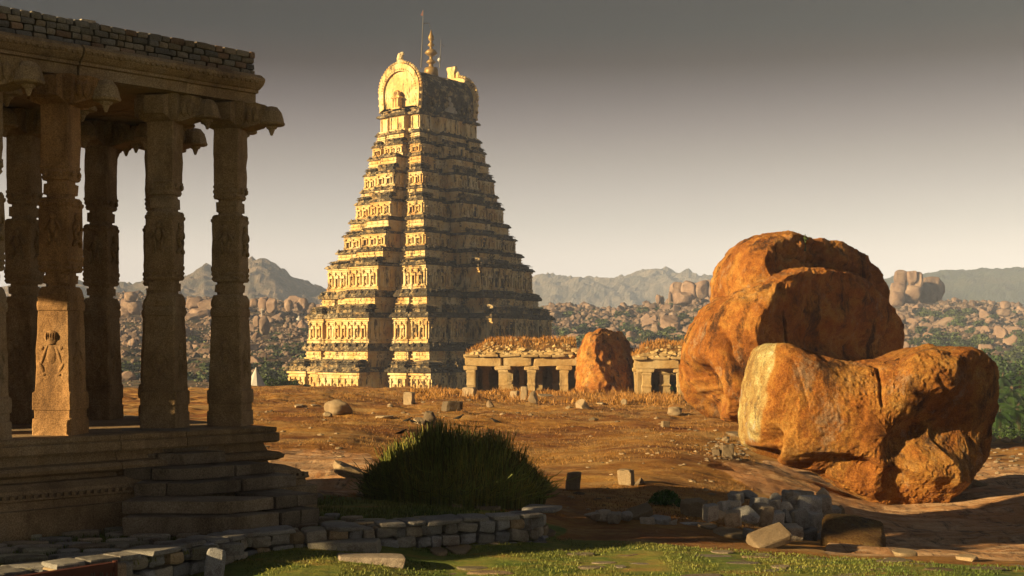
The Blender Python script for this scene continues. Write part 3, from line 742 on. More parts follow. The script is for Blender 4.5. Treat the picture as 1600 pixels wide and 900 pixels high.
pb.build('parapet', M_BLOCK, pav)
# plinth with mouldings
pl = MB(); NB = -11.42; SP = 7.40
PR = [(.40, -.1), (.40, .20), (.33, .203), (.31, .27), (.34, .28), (.34, .30), (.30, .31), (.27, .36), (.16, .41), (.05, .415), (.03, .45), (.10, .46), (.15, .485), (.16, .515), (.12, .545), (.03, .56), (.0, .64), (.10, .645), (.12, .665), (.12, .74), (.09, .75), (.10, .765), (.10, .80), (-.3, .80)]
js = [SL, 2.0, 4.2, 5.0, 5.75, 6.45, SP]
for i in range(6):
    last = i == 5; rings = []
    for o, z in PR:
        s0 = js[i] + .003; s1 = js[i + 1] + (o if last else -.003); o += .004 * ((i * 7) % 3 - 1)
        rings.append([up(s0, NB - DEP - .4 - o, z), up(s0, NB + o, z), up(s1, NB + o, z), up(s1, NB - DEP - .4 - o, z)])
    loft(pl, rings, (1, .92, 1.08, .95, 1.05, .9)[i])
k = s_of(-20, NB + .33)
while k < SP + .3:
    box(pl, up(k, NB + .335, .315), (.035, .03, .035), ang, .9); k += .07
k = 0
while k < 3.4: box(pl, up(SP + .335, NB + .3 - k, .315), (.03, .035, .035), ang, .9); k += .07
pl.build('plinth', M_PAV, pav)
fl = MB(); loft(fl, [[up(SL, NB - DEP - .1, z), up(SL, NB + .05, z), up(SP, NB + .05, z), up(SP, NB - DEP - .1, z)] for z in (.7, .806)]); fl.build('floor', M_PAV, pav)
# steps
def P(px, Y): return np.array([PX(px, Y), Y])
def stepc(name, xs, Y, corner, Lr, z0, z1, nfront, nside, seed):
    """course: front blocks from px xs to corner px at depth Y, side blocks running back along the facade"""
    A = P(xs, Y); B = P(corner, Y); side = np.array([.68, .733]); back = np.array([-.3, 1.0]) * .55
    r = random.Random(seed); cuts = [0] + sorted(r.uniform(.25, .8) for _ in range(nfront - 1)) + [1]
    if nfront == 2: cuts = [0, r.uniform(.38, .62), 1]
    for i in range(nfront):
        a = A + (B - A) * cuts[i] + np.array([.004, r.uniform(-.012, .012)]); b = A + (B - A) * cuts[i + 1] - np.array([.004, 0]) 
        mb = MB(); bk = np.array([.12, .55]) if i == nfront - 1 else np.array([0, .55])
        quad_block(mb, [a, b, b + (side * .5 if i == nfront - 1 else bk), a + np.array([0, .55])], z0 + .004, z1, 8, 26, .008, seed * 5 + i, tuple(np.array([1, .93, .85]) * r.uniform(.55, 1.0)))
        mb.build('step_block', M_PAVL, pav)
    S = B + side * .5
    for i in range(nside):
        L0 = (Lr - .5) / nside
        a = S + side * (L0 * i + .006); b = S + side * (L0 * (i + 1)); w = np.array([-.6, .5]) * .8
        if L0 < .05: break
        mb = MB(); quad_block(mb, [a, b, b + w, a + w], z0 + .004, z1 - r.uniform(0, .01), 6, 26, .008, seed * 9 + i, tuple(np.array([1, .95, .9]) * r.uniform(.5, .95)))
        mb.build('step_block', M_PAVL, pav)
stepc('c1', 190, 11.34, 368, .95, -.05, .13, 1, 2, 1)
stepc('c2', 188, 11.50, 360, 1.0, .13, .248, 1, 2, 2)
stepc('c3', 208, 11.90, 309, 1.15, .248, .37, 2, 1, 3)
stepc('c4', 192, 12.12, 300, .95, .37, .485, 2, 1, 4)
stepc('c5', 190, 12.42, 287, .62, .485, .60, 2, 0, 5)
stepc('c6', 198, 12.55, 262, .62, .60, .70, 1, 0, 6)
mb = MB(); quad_block(mb, [P(190, 12.68), P(297, 12.68), P(297, 13.1), P(190, 13.1)], .70, .812, 8, 30, .006, 8, .9); mb.build('step_block', M_PAVL, pav)
core = MB(); quad_block(core, [P(200, 12.0), P(300, 12.2), P(330, 13.2), P(200, 13.2)], 0, .36, 2, 20, 0, 1, .5); core.build('stair_core', M_PAVL, pav)
# pillars
PROF = [(0, .385, 0), (.05, .385, 0), (.052, .362, 0), (.075, .362, 0), (.077, .385, 0), (.122, .383, 0), (.127, .352, 0), (.25, .335, 0), (.37, .312, 0), (.372, .335, .15), (.385, .345, .15), (.398, .335, .15), (.40, .31, 0), (.41, .325, 0), (.42, .33, .2), (.435, .31, .2),
        (.443, .29, .3), (.444, .235, .45), (.452, .235, .45), (.453, .25, 0), (.478, .25, 0), (.479, .24, .4), (.487, .24, .4), (.488, .295, .25), (.497, .315, .1), (.505, .295, .1), (.512, .318, .1), (.52, .30, 0), (.526, .318, 0), (.536, .318, 0), (.538, .30, 0), (.545, .305, 0), (.685, .30, 0), (.69, .318, 0), (.698, .318, 0), (.70, .30, .1), (.706, .31, .2), (.713, .29, .3),
        (.714, .225, .45), (.722, .225, .45), (.723, .24, 0), (.755, .24, 0), (.757, .225, .45), (.765, .225, .45), (.766, .27, .3), (.775, .285, .2), (.782, .27, .2), (.79, .29, .1), (.80, .275, 0), (.805, .29, 0), (.81, .29, 0), (.812, .275, 0), (1, .28, 0)]
ZF, ZT = .806, 3.93
PA = rad(-7)
def pillar(x, y, seed, arms, z1=ZT, sc=1.0, tint=1.0, lion=False, par=pav):
    mb = MB(); rings = []; r = random.Random(seed); dzj = r.uniform(-.006, .006); NS = 6
    pts = []
    for f, s, ch in PROF:
        f2 = f + (dzj if .1 < f < .95 else 0)
        h = s * sc / 2; c = max(ch * h, .012); L = []
        cor = [(-1, -1), (1, -1), (1, 1), (-1, 1)]
        for qi, (a, b) in enumerate(cor):
            nx = cor[(qi + 1) % 4]; d0 = (nx[0] - a, nx[1] - b); d0 = (d0[0] / 2, d0[1] / 2); pv = cor[qi - 1]; d1 = ((pv[0] - a) / 2, (pv[1] - b) / 2)
            L.append((a * h + d1[0] * c, b * h + d1[1] * c)); 
            p0 = (a * h + d0[0] * c, b * h + d0[1] * c); L.append(p0)
            p1 = (nx[0] * h - d0[0] * c, nx[1] * h - d0[1] * c)
            for k in range(1, NS): L.append((p0[0] + (p1[0] - p0[0]) * k / NS, p0[1] + (p1[1] - p0[1]) * k / NS))
        pts.append((ZF + (z1 - ZF) * f2, L))
    # subdivide tall spans
    fin = []
    for i, (z, L) in enumerate(pts):
        fin.append((z, L))
        if i < len(pts) - 1:
            z2, L2 = pts[i + 1]; m = int((z2 - z) / .05)
            for k in range(1, m): w = k / m; fin.append((z + (z2 - z) * w, [(a[0] * (1 - w) + b[0] * w, a[1] * (1 - w) + b[1] * w) for a, b in zip(L, L2)]))
    V = np.array([[q[0], q[1], z] for z, L in fin for q in L]); n = len(fin[0][1])
    nn = np.stack([fbm(V * 9 + seed * 13 + i * 5, 4, seed + i) for i in range(3)], 1); nn[:, 2] *= .3
    V = V + nn * .012
    V = rotz(V, PA) + np.array([x, y, 0])
    f = []
    for i in range(len(fin) - 1):
        for j in range(n): k = (j + 1) % n; f.append([i * n + j, i * n + k, (i + 1) * n + k, (i + 1) * n + j])
    f.append(list(range(n))[::-1]); f.append([(len(fin) - 1) * n + j for j in range(n)])
    mb.add(V, f, tint)
    if arms is None: return mb.build('pillar', M_PAV, par)
    # worn relief carvings on the two faces the photo shows
    rb = mb
    def rp(face, a, z, d=.0):       # face 0 = front, 1 = right
        h = .165 * sc
        q = np.array([[a, -h - d, z]]) if face == 0 else np.array([[h + d, a, z]])
        return (rotz(q, PA) + np.array([x, y, 0]))[0]
    def fig(face, zc, hh, seat):
        rx = lambda w, d: (w, d, w) 
        D = .012
        def el(a, z, w, hz, rot=0):
            r3 = (w, .026, hz) if face == 0 else (.026, w, hz)
            blob(rb, rp(face, a, z, D - .012), r3, 2, (0, rot, PA) if face == 0 else (-rot, 0, PA), tint)
        el(0, zc + hh * .38, hh * .11, hh * .12); el(0, zc + hh * .12, hh * .10, hh * .2)
        for s in (-1, 1):
            el(s * hh * .17, zc + hh * .14, hh * .035, hh * .17, -s * .5); el(s * hh * .1, zc - hh * .18, hh * .045, hh * .2, s * (.5 if seat else .12)); el(s * hh * .16, zc - hh * .36, hh * .04, hh * .13, -s * (.7 if seat else .1))
    H = z1 - ZF
    if not lion: fig(0, ZF + H * .22, .42, seed % 2)
    fig(1, ZF + H * .22, .40, 0); fig(0, ZF + H * .62, .34, 0); fig(1, ZF + H * .62, .34, 1)
    for f_ in (0, 1):
        for zz in (.39, .505, .70, .79):
            for a in (-.07, .07):
                q = rp(f_, a, ZF + H * zz, -.012); blob(rb, q, (.022, .022, .035), 1, tint=tint)
    po = mb.build('pillar', M_PAV, par)
    cb = MB(); zc = z1
    rectloft(cb, [(.15, .15, zc), (.19, .19, zc + .03), (.21, .21, zc + .1), (.21, .21, 4.198)], (x, y, 0), PA, tint)
    for (az, ln) in arms:
        a = PA + az; d = np.array([math.cos(a), math.sin(a), 0]); rings = []
        for t_, w, zl, zh_ in ((0, .13, zc + .01, 4.195), (.35, .13, zc + .0, 4.195), (.62, .125, zc + .03, 4.19), (.7, .10, zc + .05, 4.18), (.80, .10, zc + .06, 4.17)):
            c = np.array([x, y, 0]) + d * (ln * t_ + .05); p = np.array([-d[1], d[0], 0])
            rings.append([c - p * w + [0, 0, zl], c + p * w + [0, 0, zl], c + p * w + [0, 0, zh_], c - p * w + [0, 0, zh_]])
        loft(cb, rings, tint)
        for t_ in (.15, .3, .45, .6):
            c = np.array([x, y, 0]) + d * (ln * t_ + .05); p = np.array([-d[1], d[0], 0]); blob(cb, c - p * .125 + [0, 0, zc + .13], (.045, .045, .10), 1, tint=tint)
        if ln > .3:
            c = np.array([x, y, 0]) + d * (ln + .0)
            lathe(cb, [(.0, -.13), (.012, -.125), (.035, -.06), (.05, -.055), (.06, -.03), (.125, -.02), (.135, .0), (.125, .02), (.118, .06), (.10, .12), (.06, .17), (.0, .185)], c + [0, 0, zc + .06], 20, (1.1, 1.15, 1.2), .05)
    cb.build('capital', M_PAVL if False else M_PAV, po)
    if lion:
        fb = MB(); zb = ZF + .58
        fr = .172
        def e(a, z, w, d, h, rot=0, s=2): 
            blob(fb, rp(0, a, z, -.008), (w, d * .6, h), s, (0, rot, PA), tint)
        e(-.01, zb + .34, .075, .05, .075); e(-.01, zb + .34, .052, .062, .055)
        for k in range(-2, 3): e(-.01 + k * .022, zb + .35, .007, .07, .045)
        e(-.01, zb + .285, .05, .06, .014); e(-.01, zb + .17, .065, .04, .11)
        for s in (-1, 1):
            e(-.01 + s * .075, zb + .17, .022, .045, .115, -s * .45 if False else s * -.0 - s * .35); e(-.01 + s * .095, zb + .24, .03, .045, .03); e(-.01 + s * .10, zb + .06, .025, .045, .07, s * .55); e(-.01 + s * .075, zb - .01, .03, .045, .02)
        fb.build('lion_carving', M_PAV, po, smooth=True)
    return po
A4 = [(0, .45), (math.pi, .30), (-math.pi / 2, .30), (math.pi / 2, .45)]
pillar(PX(-30, 11.4), 11.4, 1, A4)
pillar(PX(95, 12.2), 12.2, 2, A4, lion=True, tint=(1.22, 1.0, .78))  # warm tint puts the orange sunlight of this pillar into its colour
pillar(PX(258, 13.15), 13.15, 3, A4)
pillar(PX(360, 13.55), 13.55, 4, A4)
A5 = [(0, .42), (math.pi, .42), (-math.pi / 2, .42), (math.pi / 2, .42)]
pillar(PX(158, 14.75), 14.75, 5, A5); pillar(PX(251, 14.9), 14.9, 6, A5); pillar(PX(38, 14.0), 14.0, 7, A5)
EXTRA_PILLARS_SUN_BLOCKERS()
bm_ = MB()
for (n0, n1) in ((NR - .06, NR - .42), (NR - DEP + .42, NR - DEP + .06)):
    loft(bm_, [[up(SL, n1, z), up(SL, n0, z), up(SR - .05, n0, z), up(SR - .05, n1, z)] for z in (4.197, 4.205)])
bm_.build('beam', M_PAV, pav)

# ---------------------------------------------------------------- terrace: paving and retaining wall
def paving(name, poly, cx, cy, prob, z, seed, mat, inset=.02, ang0=.1, zfun=None, label=None):
    mb = MB(); r = random.Random(seed); poly_a = np.array(poly); x0, y0 = poly_a.min(0); x1, y1 = poly_a.max(0)
    nx, ny = int((x1 - x0) / cx) + 1, int((y1 - y0) / cy) + 1
    for j in range(ny):
        off = r.uniform(0, cx); xx = x0 - off
        while xx < x1:
            w = cx * r.uniform(.55, 1.5); yb = y0 + j * cy + r.uniform(-.2, .2) * cy * .3
            c = np.array([xx + w / 2, yb + cy / 2])
            if inpoly(np.array([c[0]]), np.array([c[1]]), poly)[0] and r.random() < prob:
                h = cy / 2 - inset * r.uniform(.6, 2); ww = w / 2 - inset * r.uniform(.5, 2); m = 8; pts = []
                if h > .02 and ww > .02:
                    for k in range(m):
                        a = 2 * math.pi * (k + .5) / m; ca, sa = math.cos(a), math.sin(a); q = (abs(ca) ** 6 + abs(sa) ** 6) ** (-1 / 6.) * r.uniform(.88, 1.05)
                        pts.append(c + rotz(np.array([[ca * q * ww, sa * q * h, 0]]), ang0 + r.uniform(-.1, .1))[0][:2])
                    zz = (z if zfun is None else zfun(*c)) + r.uniform(0, .022); tl = (r.uniform(-.03, .03), r.uniform(-.03, .03)); tn = r.uniform(.6, 1.15)
                    def zq(p, d): return zz + (p[0] - c[0]) * tl[0] + (p[1] - c[1]) * tl[1] + d
                    rings = [[[p[0], p[1], zq(p, -.1)] for p in pts], [[p[0], p[1], zq(p, -.008)] for p in pts], [[c[0] + (p[0] - c[0]) * .9, c[1] + (p[1] - c[1]) * .9, zq(p, 0)] for p in pts]]
                    loft(mb, rings, tuple(np.array(r.choice([(1, .95, .85), (1.05, .9, .7), (.9, .92, .95), (1, 1, .8)])) * tn))
            xx += w
    o = mb.build(name, mat); o['kind'] = 'structure'; return o
TP = [(-5.0, 8.0), (-3.62, 9.32), (-2.95, 10.02), (-2.2, 11.38), (-1.15, 11.88), (.16, 12.55), (.25, 12.72), (-.5, 12.75), (-1.3, 12.6), (-2.0, 12.9), (-9, 16), (-14, 12)]
paving('terrace_paving', TP, .34, .20, .93, -.03, 5, M_BLOCK, .022)
GP = [(.2, 10.5), (6.5, 9.0), (6.5, 11.6), (3.5, 12.2), (1.2, 12.3), (-.2, 11.9), (-.9, 11.2), (-.9, 10.6)]
paving('lawn_paving', GP, .36, .22, .5, -.3, 9, M_PAVL, .03, 0, lambda x, y: tz(x, y) - .006)
def wall_along(name, pts, z0f, ztop, courses, seed, label, cat, mat=M_BLOCK, wid=(.10, .24), depth=.3):
    mb = MB(); r = random.Random(seed); pts = [np.array(p) for p in pts]
    org = (pts[0][0], pts[0][1], 0)
    for a, b in zip(pts[:-1], pts[1:]):
        L = np.linalg.norm(b - a); d = (b - a) / L; n = np.array([-d[1], d[0]]); an = math.atan2(d[1], d[0])
        zb = z0f; hh = (ztop - zb) / courses
        for c in range(courses):
            s = r.uniform(-.05, .02)
            while s < L:
                w = r.uniform(*wid); hj = hh * r.uniform(.85, 1.12)
                p = a + d * (s + w / 2) + n * (depth / 2 + r.uniform(-.015, .025) - c * .0)
                tt = tuple(np.array(r.choice([(.8, .85, .95), (1, .95, .85), (.9, .9, .88), (1.1, .88, .6), (.7, .75, .85)])) * r.uniform(.55, 1.05))
                rough_block(mb, (p[0], p[1], zb + hh * (c + .5) + r.uniform(-.01, .01)), (w * .97, depth, hj * .97), an + r.uniform(-.08, .08), 4, 7, .09, r.randint(0, 9999), tt, (r.uniform(-.08, .08), r.uniform(-.12, .12)))
                s += w
    # thin capping slabs
    for a, b in zip(pts[:-1], pts[1:]):
        L = np.linalg.norm(b - a); d = (b - a) / L; n = np.array([-d[1], d[0]]); an = math.atan2(d[1], d[0]); s = 0
        while s < L:
            w = r.uniform(.16, .42); p = a + d * (s + w / 2) + n * (depth * .45 + r.uniform(-.03, .03))
            if r.random() < .8: rough_block(mb, (p[0], p[1], ztop + .012), (w * .96, depth * r.uniform(.8, 1.2), .045), an + r.uniform(-.1, .1), 4, 8, .12, r.randint(0, 9999), tuple(np.array([.95, .97, 1]) * r.uniform(.5, .85)), (r.uniform(-.04, .04), r.uniform(-.05, .05)))
            s += w
    return solo(mb, name, mat, label, cat, org)
wall_along('retaining_wall', [(-4.6, 8.3), (-3.7, 9.2), (-3.0, 9.9), (-2.26, 11.25), (-1.2, 11.75), (.2, 12.45), (.36, 12.85)], -.36, -.02, 3, 4,
           'low dry stone retaining wall holding the paved terrace in front of the pavilion', 'stone wall')
def one_block(name, c, size, label, cat, rz=0, seed=1, mat=M_BLOCK, tint=1., tilt=(0, 0), k=12, amp=.05, group=None, n=6):
    mb = MB(); rough_block(mb, c, size, rz, n, k, amp, seed, tint, tilt); return solo(mb, name, mat, label, cat, tuple(c), group)
one_block('stone_step', (PX(540, 11.55), 11.55, -.19), (.62, .28, .17), 'upper long stone step block set against the terrace wall', 'step', .06, 21, tint=(.8, .78, .7), k=20, amp=.03)
one_block('stone_step', (PX(577, 11.15), 11.15, -.25), (.58, .26, .15), 'lower long stone step block on the grass below the terrace wall', 'step', .03, 22, tint=(.85, .75, .65), k=20, amp=.03)
one_block('wall_prop_stone', (PX(338, 10.6), 10.55, -.17), (.16, .14, .30), 'upright pointed grey stone leaning against the terrace wall', 'stone', .2, 24, tint=(.8, .85, .95), tilt=(-.15, .1), k=5)
# rust-red metal board at the lower left
bd = thing('metal_barrier', 'low dark red metal board with post standing before the terrace wall', 'barrier', (-3.3, 9.2, -.3))
def wallxy(px, Y): return np.array([PX(px, Y), Y])
b0, b1 = wallxy(-60, 8.65), wallxy(176, 9.55)
tp = MB(); 
def strip(mb, a, b, z0, z1, th, tint=1.):
    d = (b - a) / np.linalg.norm(b - a); n = np.array([-d[1], d[0]]) * th / 2; q = [a - n, b - n, b + n, a + n]
    loft(mb, [[[p[0], p[1], z0] for p in q], [[p[0], p[1], z1] for p in q]], tint)
strip(tp, b0, b1, -.0, .035, .05); tp.build('top_rail', M_RED, bd)
pn = MB(); strip(pn, b0, b1, -.3, -.002, .02); pn.build('panel', M_RED, bd)
po_ = MB(); 
q_ = b1 + np.array([.015, .01]); tube(po_, [(q_[0], q_[1], -.35), (q_[0], q_[1], .045)], .02, 8); po_.build('post', M_RED, bd)
rr = random.Random(9); sk = MB(); dd = (b1 - b0) / np.linalg.norm(b1 - b0); nv = np.array([dd[1], -dd[0]])
for i in range(32):
    p = b0 + dd * (.35 + i * .027 + rr.uniform(-.01, .01)) + nv * .013
    box(sk, (p[0], p[1], -.07 + rr.uniform(-.02, .02)), (.009, .006, rr.uniform(.05, .10)), math.atan2(dd[1], dd[0]) + .02)
sk.build('worn_paint_strokes', plain('chipped_pale_paint', (.12, .1, .08)), bd)

# ---------------------------------------------------------------- great boulders
def big_boulder(outline, Y0, center, depth, flat, pw, dents, cuts, seed, namp=1.0, nth=300, nph=190, cracks=()):
    cx, cy = center; mpp = Y0 / F
    A = np.array([math.atan2(-(y - cy), x - cx) for x, y in outline]); Rr = np.array([math.hypot(x - cx, y - cy) for x, y in outline]) * mpp
    o = np.argsort(A); A = A[o]; Rr = Rr[o]
    th = np.linspace(-math.pi, math.pi, nth, endpoint=False); R = np.interp(th, np.concatenate([A - 2 * math.pi, A, A + 2 * math.pi]), np.tile(Rr, 3))
    for _ in range(2): R = (R * 2 + np.roll(R, 1) + np.roll(R, -1)) / 4
    s = np.linspace(0, 1, nph); ph = s * math.pi
    # even spacing of in-plane radius
    rho = np.sin(ph) ** pw; dd_ = np.sign(np.cos(ph)) * np.abs(np.cos(ph)) ** flat
    X = PX(cx, Y0) + rho[:, None] * R[None] * np.cos(th)[None]; Z = PZ(cy, Y0) + rho[:, None] * R[None] * np.sin(th)[None]; Yv = np.repeat((Y0 + .0 - depth * dd_)[:, None], nth, 1)
    V = np.stack([X.ravel(), Yv.ravel(), Z.ravel()], 1)
    C = np.array([PX(cx, Y0), Y0, PZ(cy, Y0)])
    D = V - C; D /= np.maximum(np.linalg.norm(D, axis=1)[:, None], 1e-6)
    fresh = np.ones((len(V), 3))
    for it in cuts:
        p0, n, col = it[:3]; n = np.array(n, float); n /= np.linalg.norm(n); soft = it[3] if len(it) > 3 else .0
        e = (V - np.array(p0)) @ n + soft * fbm(V * .9, 3, seed + 5); k = np.maximum(e, 0)
        V = V - k[:, None] * n
        if col is not None: w = sst(-.05, -.015, e)[:, None]; fresh = fresh * (1 - w) + np.array(col) * w
    fx = HY - (V[:, 2] - EYE) / V[:, 1] * F; xx = V[:, 0] / V[:, 1] * F + 800; front = V[:, 1] < Y0 + depth * .35
    for (px, py, rx, ry, dp, ang_) in dents:
        c_, s_ = math.cos(ang_), math.sin(ang_); a = ((xx - px) * c_ + (fx - py) * s_) / rx; b = (-(xx - px) * s_ + (fx - py) * c_) / ry
        w = np.exp(-(a * a + b * b) ** 1.5) * front; V = V - D * (dp * w)[:, None]
    sc = namp
    dsp = .15 * sc * fbm(V * .55, 3, seed) + .07 * sc * (1 - 2.4 * np.abs(fbm(V * 1.2, 3, seed + 9))) + .06 * sc * fbm(V * 3.2, 4, seed + 20) + .035 * (1 - 2.2 * np.abs(fbm(V * 6, 4, seed + 25, .6)))
    for (px, py, dx, dy, ln, dp) in cracks:
        a = ((xx - px) * dx + (fx - py) * dy); b = (-(xx - px) * dy + (fx - py) * dx) + 6 * vnoise(V * 1.6, seed + 3)
        dsp = dsp - dp * np.exp(-(b / 3.0) ** 2) * sst(ln, ln * .7, np.abs(a)) * front
    dsp = dsp - dsp.mean(); V = V + D * dsp[:, None]
    f = []; i = np.arange(nph - 1)[:, None] * nth + np.arange(nth)[None]; j = np.arange(nph - 1)[:, None] * nth + (np.arange(nth)[None] + 1) % nth
    fc = np.stack([i, i + nth, j + nth, j], -1).reshape(-1, 4)
    return V, fc[:, ::-1], fresh
# front split boulder
O1 = [(1166, 682), (1167, 640), (1174, 590), (1187, 550), (1205, 537), (1230, 541), (1262, 556), (1300, 566), (1345, 569), (1382, 563), (1412, 548), (1440, 538), (1465, 544), (1500, 543), (1525, 556), (1540, 575), (1548, 602), (1545, 650), (1540, 690), (1520, 725), (1490, 752), (1465, 770), (1440, 786), (1410, 792), (1380, 784), (1330, 768), (1290, 748), (1260, 734), (1225, 722), (1188, 710), (1168, 697)]
YB = 24.0
pS = (PX(1166, YB), YB + .5, 0); pI = W3(1200, 605, YB - 1.12)
nrm = np.array([-.98, -.09, .19])
V, fc, fr = big_boulder(O1, YB, (1355, 672), 1.4, .42, .52,
    [(1197, 694, 22, 26, .55, .3), (1335, 735, 80, 17, .42, .2), (1482, 672, 46, 48, .5, 0), (1418, 694, 30, 40, .3, .2), (1320, 600, 70, 30, .10, 0), (1375, 742, 16, 20, -.16, .3), (1440, 590, 50, 40, -.15, 0), (1225, 700, 12, 26, -.12, -.4)],
    [(W3(1505, 640, YB - 1.1), (.66, -.75, .0), None, .15), (W3(1400, 752, YB - 1.3), (.10, -.70, -.71), None, .15), (pI, nrm, (1.25, 2.3, 5.), .02)], 7, .62, 640, 420, [(1378, 605, .10, 1, 36, .10), (1490, 612, .93, .36, 40, .10), (1250, 600, .3, 1, 50, .05)])
_x = V[:, 0] / V[:, 1] * F + 800; _y = HY - (V[:, 2] - EYE) / V[:, 1] * F
_w = sst(4, -2, _x - (1200 + (600 - _y) * .2) + 5 * fbm(V * 3, 3, 4)) * sst(700, 690, _y + 12 * vnoise(V * 2, 8)) * (V[:, 1] < YB + .7)
fr = np.ones_like(fr) * (1 - _w)[:, None] + np.array([1.25, 2.2, 4.6]) * _w[:, None]
mb = MB(); mb.add(V, fc, fr)
solo(mb, 'split_boulder', M_BOULD, 'orange boulder with pale split left edge and saddle top, in front of the taller boulder', 'boulder', (PX(1355, YB), YB, -1.0), smooth=True)
# tall two-lobed boulder behind it
YC = 39.0
O2 = [(1067, 600), (1068, 560), (1078, 520), (1098, 485), (1130, 462), (1170, 440), (1205, 424), (1240, 418), (1290, 422), (1330, 430), (1380, 455), (1410, 480), (1432, 520), (1430, 552), (1415, 600), (1380, 660), (1300, 690), (1200, 672), (1150, 660), (1112, 655), (1090, 640), (1074, 620)]
O2b = [(1116, 470), (1116, 440), (1128, 412), (1150, 388), (1180, 372), (1210, 366), (1240, 367), (1262, 374), (1290, 382), (1335, 392), (1365, 406), (1388, 425), (1398, 447), (1398, 475), (1380, 520), (1300, 540), (1200, 530), (1140, 500)]
s1 = W3(1190, 480, YC - 2.6)
V, fc, fr = big_boulder(O2, YC, (1250, 560), 3.1, .6, .6,
    [(1096, 612, 24, 40, 1.5, -.4), (1235, 655, 90, 50, .3, 0), (1330, 540, 80, 22, .45, .15), (1150, 590, 10, 60, -.3, -.5)],
    [(W3(1190, 470, YC - 2.85), (.615, -.785, .0), None, .25), (W3(1240, 424, YC - 1.9), (.1, -.35, .93), None, .2)], 31, 1.15, 560, 340, [(1235, 560, .2, 1, 90, .22), (1152, 560, .5, .85, 60, .2), (1310, 560, 1, .35, 70, .2)])
V2, fc2, fr2 = big_boulder(O2b, YC + 1.3, (1260, 455), 2.9, .75, .62, [(1180, 430, 30, 40, -.15, 0)],
    [(W3(1205, 420, YC - 1.2), (.60, -.78, .16), None, .3)], 57, 1.1, 440, 280, [(1290, 412, 1, .3, 90, .2), (1200, 455, 1, -.4, 80, .2)])
mb = MB(); mb.add(V, fc, fr); mb.add(V2, fc2, fr2)
solo(mb, 'tall_boulder', M_BOULD, 'largest orange boulder with overhanging rounded cap and dark hollow at its lower left', 'boulder', (PX(1250, YC), YC, -1.0), smooth=True)
# boulder between the two ruined mandapas
O3 = [(900, 612), (901, 590), (904, 566), (912, 540), (922, 522), (938, 516), (962, 516), (982, 514), (992, 524), (1002, 542), (1004, 562), (996, 590), (990, 618), (950, 624)]
YM = 93.0
V, fc, fr = big_boulder(O3, YM, (952, 570), 2.6, .8, .7, [], [(W3(934, 545, YM - 1.6), (.72, -.62, .42), None, .4), (W3(925, 560, YM - 2.2), (-.75, -.6, .35), None, .3)], 71, 2.2, 150, 90)
mb = MB(); mb.add(V, fc, fr)
solo(mb, 'wedge_boulder', M_BOULD, 'wedge-shaped boulder wedged between the two ruined mandapas', 'boulder', (PX(952, YM), YM, -1.9), smooth=True)
